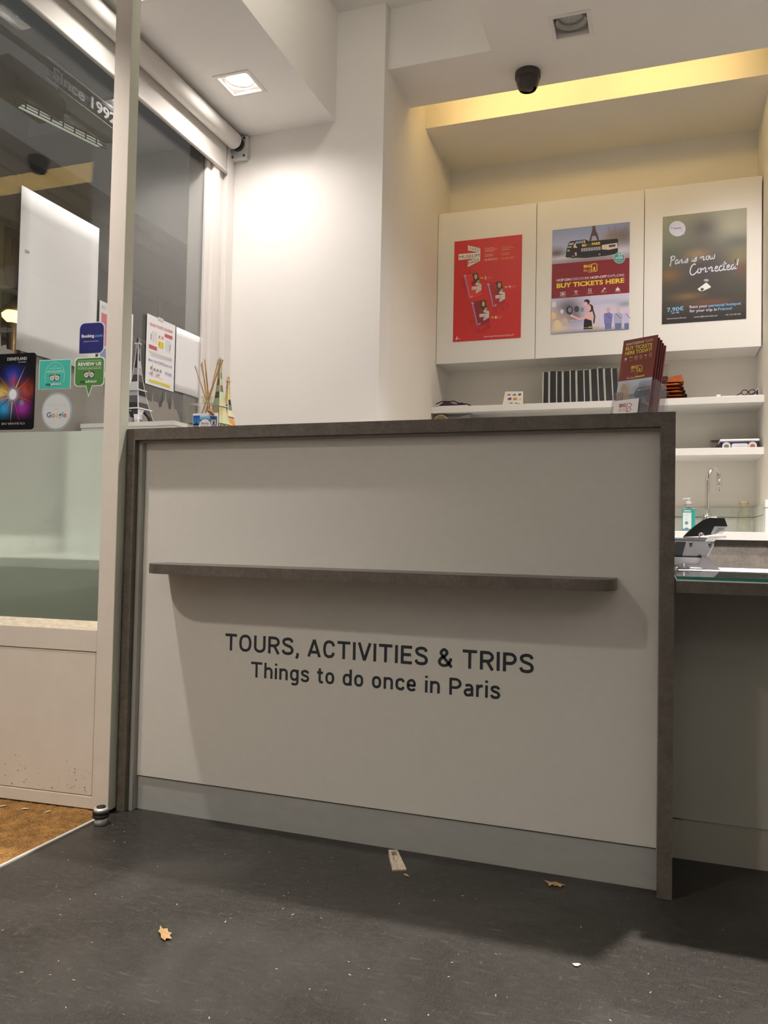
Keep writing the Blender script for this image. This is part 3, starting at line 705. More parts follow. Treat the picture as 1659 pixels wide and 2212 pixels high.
def oval(cx, cy, rx, ry): return [(cx + rx * math.copysign(abs(math.cos(t)) ** .82, math.cos(t)), cy + ry * math.copysign(abs(math.sin(t)) ** .82, math.sin(t))) for t in [2 * PI * k / 36 for k in range(37)]]
_S = [(.53, .74), (.46, .88), (.30, .925), (.13, .86), (.09, .73), (.16, .60), (.30, .53), (.46, .45), (.535, .29), (.47, .12), (.30, .075), (.13, .12), (.06, .27)]
_arch = [(.065, .46), (.11, .59), (.24, .65), (.37, .59), (.405, .44), (.405, .2), (.405, 0)]
STROKES = {  # plain engineering-style letter skeletons, cap height 1
 'T': (.62, [[(0, .925), (.62, .925)], [(.31, 0), (.31, .925)]]), 'O': (.66, [oval(.33, .5, .255, .425)]),
 'U': (.62, [[(.075, 1)] + arc_(.31, .33, .235, .255, 180, 360) + [(.545, 1)]]),
 'R': (.59, [[(.075, 0), (.075, 1)], [(.075, .925), (.31, .925)] + arc_(.31, .695, .225, .23, 90, -90) + [(.075, .465)], [(.32, .465), (.545, 0)]]),
 'S': (.60, [spl(_S)]), ',': (.17, [[(.09, .15), (.09, .0), (.03, -.17)]]),
 'A': (.62, [[(.04, 0), (.31, .985)], [(.58, 0), (.31, .985)], [(.13, .27), (.49, .27)]]),
 'C': (.59, [spl([(.53, .68), (.46, .86), (.31, .925), (.14, .83), (.08, .5), (.14, .17), (.31, .075), (.46, .14), (.53, .32)])]),
 'I': (.15, [[(.075, 0), (.075, 1)]]), 'V': (.59, [[(.035, 1), (.295, .015)], [(.555, 1), (.295, .015)]]),
 'E': (.52, [[(.075, 0), (.075, 1)], [(.075, .925), (.52, .925)], [(.075, .51), (.47, .51)], [(.075, .075), (.52, .075)]]),
 '&': (.66, [spl([(.62, .0), (.40, .32), (.20, .62), (.15, .78), (.28, .93), (.41, .80), (.34, .62), (.15, .44), (.08, .25), (.16, .10), (.31, .07), (.46, .15), (.56, .36), (.57, .48)])]),
 'P': (.57, [[(.075, 0), (.075, 1)], [(.075, .925), (.30, .925)] + arc_(.30, .68, .22, .245, 90, -90) + [(.075, .435)]]),
 'h': (.47, [[(.065, 0), (.065, 1)], spl(_arch)]), 'n': (.47, [[(.065, 0), (.065, .72)], spl(_arch)]), 'i': (.13, [[(.065, 0), (.065, .72)], [(.065, .865), (.065, 1.0)]]),
 'g': (.475, [oval(.235, .365, .17, .285), [(.41, .72), (.41, -.02)] + spl([(.41, -.02), (.385, -.15), (.27, -.215), (.10, -.185)])]),
 's': (.43, [spl([(x * .72, y * .725) for x, y in _S])]), 't': (.32, [[(.14, .92), (.14, .2)] + spl([(.14, .2), (.17, .09), (.25, .065), (.32, .07)]), [(0, .655), (.31, .655)]]),
 'o': (.47, [oval(.235, .36, .17, .29)]), 'd': (.475, [oval(.235, .36, .17, .29), [(.41, 0), (.41, 1)]]),
 'c': (.43, [spl([(.40, .50), (.35, .62), (.235, .65), (.10, .57), (.065, .36), (.10, .15), (.235, .07), (.35, .10), (.40, .22)])]),
 'e': (.46, [[(.075, .345), (.395, .345)] + spl([(.395, .345), (.385, .5), (.33, .62), (.23, .65), (.11, .57), (.065, .36), (.11, .14), (.235, .068), (.35, .095), (.41, .16)])]),
 'a': (.45, [[(.385, 0), (.385, .42)] + spl([(.385, .42), (.35, .6), (.22, .652), (.08, .60)]), spl([(.385, .39), (.20, .38), (.085, .32), (.065, .19), (.13, .07), (.25, .065), (.385, .17)])]),
 'r': (.30, [[(.065, 0), (.065, .72)], spl([(.065, .45), (.12, .59), (.21, .65), (.31, .645)])]), ' ': (.20, [])}
def lettering(s, x0, x1, zb, cap, t, gap=.115):
    tot = sum(STROKES[c][0] + gap for c in s) - gap; k = (x1 - x0) / tot; mb = MB(); x = x0; lay = 0
    for c in s:
        wd, sts = STROKES[c]
        for st in sts:
            n = len(st); closed = n > 4 and math.dist(st[0], st[-1]) < 1e-6; L_ = []; R2 = []
            for i, p in enumerate(st):
                a, b = (st[i - 1] if i else (st[-2] if closed else p)), (st[i + 1] if i < n - 1 else (st[1] if closed else p))
                dx, dy = (b[0] - a[0]) * k, (b[1] - a[1]) * cap; d = math.hypot(dx, dy) or 1; h = t * cap / 2
                q = (x + p[0] * k, zb + p[1] * cap); L_.append((q[0] - dy / d * h, q[1] + dx / d * h)); R2.append((q[0] + dy / d * h, q[1] - dx / d * h))
            lay += 1; vs = [(p[0], .0347 - lay * .000012, p[1]) for p in L_ + R2]
            mb.add(vs, [(i, n + i, n + i + 1, i + 1) for i in range(n - 1)])
        x += (wd + gap) * k
    o = build(mb, 'lettering', m_ink, ct); o['kind'] = 'stuff'; return o
lettering('TOURS, ACTIVITIES & TRIPS', .327, 1.184, .4755, .0465, .166)
lettering('Things to do once in Paris', .410, 1.102, .407, .0425, .160)

# ------------------------------------------------------------------ low desk with glass top
dk = thing('low_desk', 'low brown desk with green-edged glass top right of the counter', 'desk', (2.1, .5, 0))
mb = MB(); mb.box(1.507, 3.0, -.02, .76, .688, .7155, bev=.001); build(mb, 'desk_top', m_stone, dk)
gl = MB(); gl.box(1.508, 3.0, -.018, .76, .7185, .7255); g_ = build(gl, 'glass_sheet', m_gtop, dk)
mb = MB(); mb.box(1.508, 3.0, -.0205, -.0185, .7182, .7257); build(mb, 'polished_edge', m_green, g_)
mb = MB(); mb.box(1.508, 3.0, -.020, -.016, .7158, .7180); build(mb, 'edge_glint', m_white, dk)  # white strip stands in for light reflected below the glass edge
mb = MB(); mb.box(1.507, 3.0, .250, .27, .103, .687); build(mb, 'front_panel', mat('desk_panel', (.44, .43, .37), .5), dk)
mb = MB(); mb.box(1.507, 3.0, .256, .28, .0, .098); build(mb, 'plinth', mat('desk_plinth', (.40, .385, .32), .5), dk)
mb = MB(); mb.box(1.507, 1.53, .27, .74, .0, .687); build(mb, 'side_panel', m_stone, dk)
REF[0] = (230, 225, 220)
tag(build(sheet((1.52, .40, .7258), X, Y, .60, .33, .0005), 'paper_sheet', m_paper), 'long white paper sheet lying at the back of the glass desk top', 'paper')
t = thing('printed_leaflet', 'pale printed leaflet under the front edge of the glass desk top', 'leaflet', (1.58, .06, .7158))
a = Art((1.515, -.012, .7158), X, Y, .16, .20, .0003); a.poly([(0, 0), (.16, 0), (.16, .2), (0, .2)], (.72, .66, .60)); a.ell((.03, .03), .02, .012, (.2, .2, .18)); a.line([(.05, .02), (.08, .05), (.12, .03)], .006, (.45, .30, .28)); a.ell((.11, .10), .03, .02, (.5, .25, .2)); a.done('print', t)

# point of sale screen seen from behind
ps = thing('sales_terminal', 'grey sales terminal seen from behind with tilted black reader head', 'terminal', (1.54, .55, .72))
Rt = Matrix.Translation((1.50, .52, .7575)) @ Matrix.Rotation(math.radians(-18), 4, 'X')
mb = MB(); mb.prism([(-.16, 0), (.098, 0), (.118, .040), (.117, .046), (.110, .053), (-.16, .053)], 0, .022, 'y', M=Rt); build(mb, 'rear_shell', m_grey, ps)
mb = MB(); mb.box(-.16, .112, -.0015, .024, .049, .057, M=Rt, bev=.002); build(mb, 'top_edge', mat('steel_blue_plastic', (.20, .20, .24), .3), ps)
mb = MB(); mb.box(-.16, .097, .0, .018, -.007, .001, M=Rt); build(mb, 'lower_edge', m_black, ps)
mb = MB(); mb.prism([(.004, .0005), (.032, .0005), (.042, .042), (.014, .042)], -.002, .0, 'y', M=Rt); build(mb, 'cable_cover', m_black, ps)
for xx, zz in ((.056, .038), (.107, .037)):
    mb = MB(); mb.lathe([(.0, 0), (.0042, 0), (.0042, .002), (0, .002)], n=16, M=Rt @ Matrix.Translation((xx, -.0022, zz)) @ Matrix.Rotation(-PI / 2, 4, 'X')); build(mb, 'screw_hole', m_black, ps)
mb = MB(); mb.box(1.34, 1.59, .50, .515, .7285, .7535); build(mb, 'stand_plate', mat('pale_grey_plastic', (.42, .42, .45), .3), ps)
mb = MB(); mb.prism([(1.30, .726), (1.578, .726), (1.600, .7205), (1.632, .7205), (1.600, .757), (1.584, .757), (1.575, .733), (1.30, .733)], .49, .56, 'y'); build(mb, 'foot_bracket', mat('stand_metal', (.17, .16, .17), .4), ps)
mb = MB(); mb.lathe([(0, 0), (.017, 0), (.017, .006), (.006, .010), (.006, .016), (0, .016)], (1.535, .455, .7205), 20); build(mb, 'suction_foot', m_dark, ps)
# reader head: wedge with grille
hd = MB(); Mh = Matrix.Translation((1.535, .535, .812))
prof = [(.0, .000), (.052, .004), (.086, .010), (.118, .0335), (.110, .056), (.070, .057), (.052, .049), (.028, .030), (.010, .012)]
hd.prism(prof, 0, .075, 'y', M=Mh); head = build(hd, 'reader_head', m_black, ps)
mb = MB(); mb.prism([(.074, .0105), (.086, .0085), (.1165, .0322), (.0835, .0322)], -.002, -.0003, 'y', M=Mh); build(mb, 'silver_face', mat('silver_plastic', (.45, .46, .48), .3), head)
mb = MB()
for k in range(7):
    for j in range(4):
        px, pz = .083 + .0035 * k + .004 * j, .0135 + .0044 * j
        if px < .110: mb.lathe([(0, 0), (.0013, 0), (.0013, .0006), (0, .0006)], n=8, M=Mh @ Matrix.Translation((px, -.002, pz)) @ Matrix.Rotation(PI / 2, 4, 'X'))
build(mb, 'grille', m_black, head)
ps.location.z += .0055
mb = MB(); mb.lathe([(.0085 * math.sin(PI * k / 10), -.0085 * math.cos(PI * k / 10)) for k in range(11)], (1.583, .515, .8235), 18); build(mb, 'ball_joint', m_chrome, ps)
mb = MB(); mb.prism([(1.592, .806), (1.615, .806), (1.626, .815), (1.648, .8175), (1.6465, .823), (1.602, .820)], .500, .506, 'y'); build(mb, 'white_arm', m_white, ps)

# ------------------------------------------------------------------ alcove: cabinets, shelves, worktop
CX = [.246, .8125, 1.380, 1.9475]
REF[0] = (190, 182, 162)
pos_word = ('left', 'middle', 'right')
for k in range(3):
    t = thing('wall_cabinet', 'white wall cabinet behind the ' + ('red poster', 'tour bus poster', 'dark painted-landscape poster')[k], 'cabinet', ((CX[k] + CX[k + 1]) / 2, 2.56, 1.80), 0, 'white wall cabinets')
    mb = MB(); mb.box(CX[k] + .001, CX[k + 1] - .001, 2.453, 2.689, 1.806, 2.672); build(mb, 'body', m_lam, t)
    mb = MB(); mb.box(CX[k] + .0015, CX[k + 1] - .0015, 2.433, 2.451, 1.799, 2.673, bev=.001); build(mb, 'door', m_lam, t)
for nm, z0, z1, lb in (('wall_shelf', 1.503, 1.538, 'upper white shelf under the wall cabinets'), ('wall_shelf', 1.244, 1.280, 'lower white shelf above the sink')):
    mb = MB(); mb.box(.246, 1.952, 2.353, 2.689, z0, z1, bev=.001); tag(build(mb, nm, m_lam), lb, 'shelf', 'alcove shelves')
t = thing('kitchen_worktop', 'white worktop with upstand along the alcove wall', 'worktop', (1.1, 2.4, .82))
mb = MB(); mb.box(.246, 1.952, 2.16, 2.689, .818, .857, bev=.001); build(mb, 'slab', m_lam, t)
m_ups = mat('upstand_white', (.66, .69, .63), .3)
for z0, z1 in ((.858, .940), (.943, .992)):
    mb = MB(); mb.box(.246, 1.952, 2.672, 2.689, z0, z1); build(mb, 'upstand', m_ups, t)
    mb = MB(); mb.box(1.937, 1.952, 2.24, 2.671, z0, z1); build(mb, 'upstand', m_ups, t)
t = thing('base_cabinet', 'brown stone-look base cabinet under the white worktop', 'cabinet', (1.1, 2.4, 0))
mb = MB(); mb.box(.246, 1.952, 2.20, 2.688, 0, .817); build(mb, 'body', m_stone2, t)
mb = MB(); mb.box(.246, 1.952, 2.185, 2.1995, .66, .792); build(mb, 'drawer_front', m_stone2, t)
t = thing('lidded_box', 'white lidded box on the worktop against the right wall', 'box', (1.945, 2.2, .857))
mb = MB(); mb.box(1.9375, 1.9525, 2.165, 2.238, .8575, .972); build(mb, 'body', m_white, t)
mb = MB(); mb.box(1.936, 1.9525, 2.163, 2.239, .974, 1.010, bev=.001); build(mb, 'lid', m_white, t)

# tap
t = thing('tap', 'tall chrome swan-neck tap at the sink', 'tap', (1.703, 2.52, .857))
cx, cy = 1.703, 2.52
mb = MB(); mb.lathe([(0, 0), (.0245, 0), (.0245, .095), (.020, .098), (.013, .099), (.013, .115), (0, .115)], (cx, cy, .858), 28); build(mb, 'base', m_chrome, t)
pts = [(cx, cy, .955), (cx, cy, 1.11)]
for k in range(1, 17):
    th = PI * k / 16; r = .046; pts.append((cx + .027 * (1 - math.cos(th)), cy - .06 * (1 - math.cos(th)) * .5, 1.11 + .079 * math.sin(th)))
pts += [(pts[-1][0], pts[-1][1], 1.075)]
mb = MB(); mb.tube(pts, .0115, 16); build(mb, 'spout', m_chrome, t)
mb = MB(); mb.tube([(cx + .0, cy - .023, .935), (cx + .045, cy - .027, .938)], .010, 14); build(mb, 'lever', m_chrome, t)
mb = MB(); mb.lathe([(.0125, 0), (.0135, .004), (.0135, .022), (.012, .026)], (pts[-1][0], pts[-1][1], 1.068), 18); build(mb, 'aerator', m_chrome, t)
# soap pump bottle
t = thing('soap_dispenser', 'teal labelled pump soap bottle beside the tap', 'soap bottle', (1.612, 2.50, .857))
cx, cy = 1.612, 2.50
mb = MB(); mb.prism([(p[0] - .031 + cx, p[1] - .019 + cy) for p in rrect(.062, .038, .008)], .858, .988, 'z', smooth=True)
mb.lathe([(.028, .988 - .858), (.018, 1.000 - .858), (.013, 1.002 - .858)], (cx, cy, .858), 20); build(mb, 'body', mat('clear_soap_plastic', (.50, .52, .50), .15, trans=.5), t)
a = Art((cx - .032, cy - .0195, .872), X, Z, .064, .100); tl = (.03, .29, .26)
mb = MB(); mb.box(cx - .032, cx + .032, cy - .0205, cy - .0192, .870, .975); lb = build(mb, 'label_sheet', mat('teal_label', tl, .3), t)
a = Art((cx - .032, cy - .0205, .870), X, Z, .064, .105); a.poly([(.004, .004), (.045, .004), (.045, .088), (.004, .088)], (.62, .68, .66)); a.line([(.008, .097), (.042, .097)], .005, (.55, .68, .62)); a.ell((.022, .034), .009, .009, (.10, .28, .24)); a.poly([(.014, .004), (.030, .004), (.030, .010), (.014, .010)], (.10, .22, .55))
for k in range(3): a.line([(.022, .046), (.014 + .008 * k, .060)], .0008, (.2, .4, .4)); a.line([(.010, .070 + .005 * k), (.038, .070 + .005 * k)], .0008, (.35, .42, .42))
a.done('lettering', lb)
mb = MB(); mb.lathe([(0, 0), (.0145, 0), (.0145, .015), (.011, .018), (.005, .019), (.005, .036), (0, .036)], (cx, cy, 1.001), 20); mb.prism([(cx - .030, 1.030), (cx - .024, 1.0355), (cx + .009, 1.037), (cx + .009, 1.029), (cx - .010, 1.030), (cx - .026, 1.0275)], cy - .005, cy + .005, 'y'); build(mb, 'pump', m_white, t)
# empty milk-style bottle
t = thing('glass_bottle', 'empty clear glass bottle on the worktop right of the tap', 'bottle', (1.876, 2.50, .8575))
build(MB().lathe([(.001, 0), (.030, 0), (.033, .006), (.033, .085), (.030, .105), (.021, .132), (.0205, .150), (.0190, .150), (.019, .134), (.028, .105), (.0312, .085), (.0312, .009), (.001, .006)], (0, 0, 0), 32, cap=False), 'body', m_tglass, t, True)
build(MB().lathe([(.0195, .148), (.0235, .148), (.0245, .152), (.0245, .159), (.0235, .161), (.0195, .161), (.0195, .148)], (0, 0, 0), 32, cap=False), 'rim', mat('amber_rim', (.42, .36, .20), .25), t, True)

# ------------------------------------------------------------------ posters on the cabinet doors
FY = 2.4325
def poster(name, label, x0, x1, z0, z1, col):
    t = thing(name, label, 'poster', ((x0 + x1) / 2, FY, z0), 0, 'posters on the wall cabinets')
    build(sheet((x0, FY - .0002, z0), X, Z, x1 - x0, z1 - z0, .0008, 0, 1), 'paper', mat('paper_' + name, col, .35), t)
    return t, Art((x0, FY - .0010, z0), X, Z, x1 - x0, z1 - z0)
def bus_logo(a, x0, y0, x1, y1, s, ca, cb):
    """the operator's two-line word mark with its outlined B, in drawing pixels of size s"""
    pass

# red museum pass poster
t, a = poster('museum_poster', 'red poster with three tilted booklets on the left cabinet', .345, .733, 1.921, 2.502, pc(172, 42, 36))
a.design([(185, 335), (1335, 212), (1305, 1965), (155, 2055)])
w1, k1 = pc(200, 190, 165), pc(50, 45, 40)
def flags(a, P, k, tx=True, col=w1):
    """three stepped flag shapes; P maps the logo's own 0..370 pixels"""
    a.poly([P(165, 0), P(375, 48), P(375, 125), P(165, 85)], col); a.poly([P(5, 150), P(375, 118), P(375, 212), P(5, 252)], col); a.poly([P(162, 268), P(372, 195), P(372, 262), P(162, 370)], col)
    a.text('PARIS', P(178, 76), P(358, 108), k, pc(110, 105, 95)); a.text('MUSEUM', P(20, 232), P(358, 196), k * 1.0, k1); a.text('PASS', P(178, 340), P(358, 262), k * 1.0, k1)
flags(a, lambda x, y: (250 + x, 400 + y), .0185)
for (x, y0, col, hd) in ((703, 450, pc(205, 150, 125), 'EN VENTE ICI'), (985, 425, pc(205, 120, 60), 'ON SALE HERE')):
    for i, wd in enumerate((165, 210, 150, 0, 145, 135)):
        if wd: a.line([(x, y0 + i * 27), (x + wd, y0 + i * 27 - wd * .08)], 11 if i in (2, 5) else 8, col)
    a.text(hd, (x, y0 + 215), (x + 210, y0 + 195), .011, pc(222, 190, 165) if hd[0] == 'E' else pc(215, 125, 50), .02)
def booklet(a, ox, oy, cover, n):
    B = lambda x, y: (ox + x, oy + y)
    a.poly([B(345, 905), B(590, 868), B(650, 1250), B(445, 1320)], cover); a.poly([B(345, 905), B(372, 910), B(460, 1315), B(435, 1300)], pc(150, 110, 125)); a.ell(B(358, 922), 14, 16, pc(200, 190, 215))
    a.poly([B(490, 885), B(580, 868), B(618, 1045), B(525, 1060)], pc(60, 42, 32)); a.ell(B(548, 935), 26, 44, pc(165, 140, 90)); a.ell(B(590, 1020), 24, 28, pc(150, 125, 80))
    a.poly([B(470, 1020), B(530, 1000), B(540, 1060), B(480, 1100)], pc(120, 40, 35))
    flags(a, lambda x, y: B(478 + x * .44, 1035 + y * .50), .0085, col=pc(205, 198, 175)); a.line([B(462, 1280), B(505, 1275)], 6, pc(220, 190, 170)); a.line([B(490, 1255), B(472, 1295)], 7, pc(220, 190, 170))
    a.text(n, B(378, 935), B(392, 933), .006, pc(225, 190, 170), .02)
def swirl(a, c, r, col):
    a.line([(c[0] + (r - r * .8 * k / 22) * math.cos(k * .42), c[1] + (r - r * .8 * k / 22) * math.sin(k * .42)) for k in range(23)], 9, col)
dk_ = pc(140, 32, 30)
for c, r in (((440, 860), 36), ((330, 1010), 40), ((345, 1105), 30), ((880, 1490), 40), ((1000, 1470), 42), ((1085, 1410), 34), ((480, 1700), 40), ((590, 1850), 44), ((690, 1840), 44), ((760, 1775), 40)): swirl(a, c, r, dk_)
booklet(a, 0, 0, pc(188, 48, 40), '2'); booklet(a, 400, 145, pc(150, 36, 38), '4'); booklet(a, 130, 465, pc(120, 26, 38), '6')
for (x, y, n) in ((622, 960, '2'), (1030, 1110, '4'), (800, 1630, '6')):
    a.poly([(x, y - 8), (x + 30, y - 10), (x + 28, y - 28), (x + 62, y - 2), (x + 30, y + 26), (x + 30, y + 8), (x, y + 8)], pc(215, 150, 40)); a.text(n, (x + 72, y + 18), (x + 108, y + 15), .016, pc(225, 205, 190), .03)
    a.text('JOURS', (x + 118, y - 2), (x + 198, y - 12), .006, pc(205, 130, 100)); a.text('DAYS', (x + 118, y + 22), (x + 182, y + 14), .006, pc(215, 120, 50))
a.text('www.parismuseumpass.fr', (680, 1972), (1195, 1932), .0115, pc(215, 160, 140), .01)
a.line([(205, 2000), (285, 1996)], 9, pc(230, 200, 185)); a.poly([(222, 1962), (244, 1960), (226, 2020), (206, 2022)], pc(230, 200, 185))
a.done('lettering', t)

# tour bus poster
t, a = poster('bus_poster', 'poster with open-top tour bus and maroon band on the middle cabinet', .899, 1.307, 1.931, 2.507, pc(185, 180, 175))
a.design([(192, 300), (1507, 168), (1482, 1972), (163, 2058)])
vf = lambda p: a.uv(p)[1] / a.H
# the street picture above the band
v_mid = .665
def sky(u, v): 
    k = (v - v_mid) / (1 - v_mid); c0, c1 = pc(186, 184, 190), pc(120, 128, 150); return tuple(p + (q - p) * max(0, min(1, k * 1.2 - .2)) for p, q in zip(c0, c1))
fn = blobs(lambda u, v: sky(u, v_mid + v * (1 - v_mid)), [(.82, .62, .20, .22, pc(120, 98, 72), .9), (.95, .60, .12, .30, pc(100, 88, 78), .8), (.06, .32, .12, .12, pc(80, 66, 56), .95), (.92, .22, .10, .10, pc(190, 175, 165), .7), (.5, .02, .7, .13, pc(125, 108, 95), .95), (.12, .17, .14, .04, pc(205, 190, 175), .8)])
a.grid(fn, 30, 18, 0, a.W, v_mid * a.H, a.H)
tw = pc(78, 58, 58)
a.poly([(878, 232), (915, 228), (935, 330), (955, 360), (985, 470), (955, 478), (925, 405), (905, 400), (868, 405), (850, 485), (815, 490), (848, 370), (860, 335)], tw)
for k in range(26):
    x = 1130 + (k * 37) % 370; y = 300 + (k * 53) % 200; a.line([(x, y), (x + 30 - (k % 5) * 12, y - 60 - (k % 3) * 20)], 5, pc(96, 82, 74))
for k in range(7): a.line([(200 + k * 26, 640), (195 + k * 27, 575)], 5, pc(110, 98, 95))
bk, cr = pc(38, 34, 34), pc(185, 165, 140)
a.poly([(415, 765), (430, 640), (470, 520), (500, 492), (740, 462), (800, 480), (800, 492), (1285, 452), (1305, 470), (1300, 700), (1120, 735), (760, 775)], bk)
a.poly([(585, 500), (720, 478), (720, 520), (580, 535)], pc(120, 125, 140)); a.poly([(480, 525), (560, 512), (545, 550), (470, 560)], pc(150, 150, 152)); a.poly([(560, 545), (600, 505), (585, 560), (620, 605), (545, 600)], cr)
a.poly([(725, 478), (745, 475), (750, 520), (730, 522)], cr); a.poly([(680, 612), (1010, 580), (1010, 640), (680, 668)], pc(135, 132, 135)); a.poly([(1030, 560), (1290, 522), (1300, 610), (1150, 640), (1030, 632)], cr); a.poly([(1150, 560), (1260, 545), (1260, 585), (1150, 600)], pc(70, 62, 58))
for k in range(7): a.line([(715 + k * 42, 668 - k * 4), (715 + k * 42, 608 - k * 4)], 8, bk)
a.text('BIG', (695, 585), (765, 577), .013, pc(225, 200, 60), .05); a.text('BUS', (768, 577), (845, 570), .013, pc(120, 100, 45), .0); a.text('PARIS', (862, 562), (1002, 545), .013, pc(225, 200, 60), .04)
for c in ((540, 745), (992, 715)): a.ell(c, 38, 36, pc(28, 26, 26)); a.ell(c, 20, 19, pc(110, 105, 100))
a.poly([(455, 580), (520, 572), (520, 600), (452, 608)], pc(150, 140, 60)); a.ell((465, 650), 24, 14, pc(190, 190, 195)); a.poly([(570, 685), (605, 680), (600, 740), (585, 745)], cr)
# maroon band
mr = pc(112, 32, 36)
a.poly([(185, 880), (1497, 775), (1492, 1372), (175, 1458)], mr)
yl, wt = pc(228, 195, 60), pc(215, 205, 195)
def bus_mark(a, x, y, k, ca, cb, cap):
    a.text('BIG', (x, y + 42 * k), (x + 125 * k, y + 35 * k), cap, ca, .03); a.text('BUS', (x, y + 112 * k), (x + 125 * k, y + 105 * k), cap, cb, -.004)
    bx, by = x + 135 * k, y - 18 * k
    q = [(0, 0), (70, -8), (92, 10), (92, 45), (80, 58), (95, 75), (90, 110), (70, 122), (0, 128)]
    a.line([(bx + p[0] * k, by + p[1] * k) for p in q + [q[0]]], 11 * k, ca); a.poly([(bx + 38 * k, by + 40 * k), (bx + 50 * k, by + 40 * k), (bx + 66 * k, by + 110 * k), (bx + 52 * k, by + 110 * k), (bx + 44 * k, by + 80 * k), (bx + 34 * k, by + 112 * k), (bx + 20 * k, by + 114 * k)], ca)
bus_mark(a, 722, 898, 1.0, yl, pc(190, 140, 70), .0135)
a.line([(800, 1018), (862, 1014)], 6, pc(200, 150, 60))
a.text('HOP-ON', (260, 1172), (498, 1155), .0128, wt, .03); a.text('DISCOVER', (517, 1153), (815, 1132), .0128, wt, -.004); a.text('HOP-OFF', (835, 1130), (1110, 1107), .0128, wt, .03); a.text('EXPLORE', (1128, 1105), (1407, 1085), .0128, wt, -.004)
a.text('BUY TICKETS HERE', (260, 1282), (1407, 1192), .0232, yl, .035)
for (x, y) in ((360, 1385), (590, 1352), (825, 1332), (1060, 1312), (1296, 1305)):
    a.line([(x - 52, y + 48), (x + 52, y + 41)], 6, pc(200, 150, 60))
a.line([(325, 1358), (408, 1350), (408, 1400), (325, 1408), (325, 1358)], 9, wt); a.poly([(345, 1372), (388, 1368), (388, 1392), (345, 1396)], wt)
for r in (48, 32, 16): a.line([(590 + r * math.cos(t), 1378 - r * math.sin(t)) for t in [math.radians(45 + 90 * k / 8) for k in range(9)]], 8, wt)
a.ell((590, 1378), 8, 8, wt)
a.line([(803, 1300), (848, 1296), (848, 1355), (803, 1360), (803, 1300)], 9, wt); a.line([(803, 1330), (848, 1326)], 8, wt)
a.line([(1030, 1345), (1062, 1312)], 16, wt); a.ell((1076, 1294), 17, 16, wt)
a.poly([(1262, 1335), (1262, 1305), (1280, 1290), (1296, 1265), (1312, 1288), (1330, 1300), (1330, 1330)], wt)
# green review roundel
a.ell((1325, 778), 98, 94, pc(170, 190, 175), n=32); a.ell((1325, 778), 90, 86, pc(58, 130, 115), n=32)
for sx in (-20, 20): a.ell((1340 + sx, 722), 16, 15, wt); 
a.text('BIG BUS', (1300, 770), (1380, 764), .006, wt); a.text('#1 RATED', (1262, 800), (1385, 790), .010, wt, .04); a.line([(1275, 830), (1375, 822)], 5, wt)
# lower street picture
v_lo = .345
b0 = lambda u, v: pc(205, 195, 198) if v > .55 else pc(178, 165, 165)
fn = blobs(b0, [(.10, .35, .18, .35, pc(170, 140, 105), .8), (.22, .75, .16, .25, pc(70, 62, 62), .85), (.32, .45, .12, .25, pc(60, 52, 54), .7), (.10, .15, .10, .15, pc(205, 185, 140), .8), (.75, .80, .22, .07, pc(150, 148, 158), .7), (.95, .70, .10, .08, pc(110, 120, 110), .8), (.5, .0, .7, .06, pc(90, 85, 88), .7), (.33, .25, .10, .08, pc(150, 150, 165), .7), (.62, .5, .2, .2, pc(190, 172, 172), .5)])
a.grid(fn, 34, 20, 0, a.W, 0, v_lo * a.H - .006)
for (x, y, r, c) in ((215, 1560, 40, (190, 180, 170)), (205, 1750, 48, (200, 165, 110)), (270, 1900, 60, (205, 180, 130)), (400, 1860, 52, (170, 150, 130)), (480, 1660, 58, (45, 40, 42)), (485, 1655, 36, (110, 105, 108)), (600, 1640, 44, (60, 55, 58)), (690, 1650, 34, (120, 110, 110)), (350, 1680, 30, (190, 185, 180))): a.ell((x, y), r, r * 1.25, pc(*c), clip=True)
sk = pc(205, 155, 138)
a.ell((775, 1520), 50, 46, pc(48, 36, 36)); a.ell((752, 1548), 34, 32, sk)
a.ell((828, 1625), 56, 66, pc(52, 36, 32)); a.ell((800, 1625), 44, 58, sk); a.line([(500, 1745), (640, 1810), (730, 1790), (800, 1740)], 34, sk); a.poly([(745, 1720), (850, 1700), (885, 1830), (860, 1860), (740, 1830)], sk)
a.poly([(725, 1830), (745, 1800), (855, 1835), (870, 1975), (715, 1985)], pc(32, 28, 30)); a.line([(870, 1640), (905, 1760), (890, 1880)], 26, pc(58, 42, 36)); a.line([(500, 1830), (620, 1830), (560, 1930)], 18, pc(150, 150, 160))
for (x, sh, h) in ((1135, (108, 100, 140), (180, 140, 125)), (1305, (145, 140, 150), (185, 150, 140)), (1465, (170, 160, 170), (190, 160, 150))):
    a.ell((x, 1650), 32, 42, pc(*h)); a.poly([(x - 75, 1720), (x + 20, 1695), (x + 75, 1730), (x + 62, 1870), (x - 70, 1885)], pc(*sh), clip=True); a.poly([(x - 60, 1885), (x + 55, 1875), (x + 50, 1975), (x - 55, 1985)], pc(92, 95, 120), clip=True); a.line([(x - 40, 1715), (x + 40, 1800)], 9, pc(80, 70, 80))
a.text('First stop,', (712, 1965), (780, 1960), .006, wt); a.text('Adventure!', (790, 1960), (985, 1945), .0085, yl, .03, shear=.2)
a.done('lettering', t)

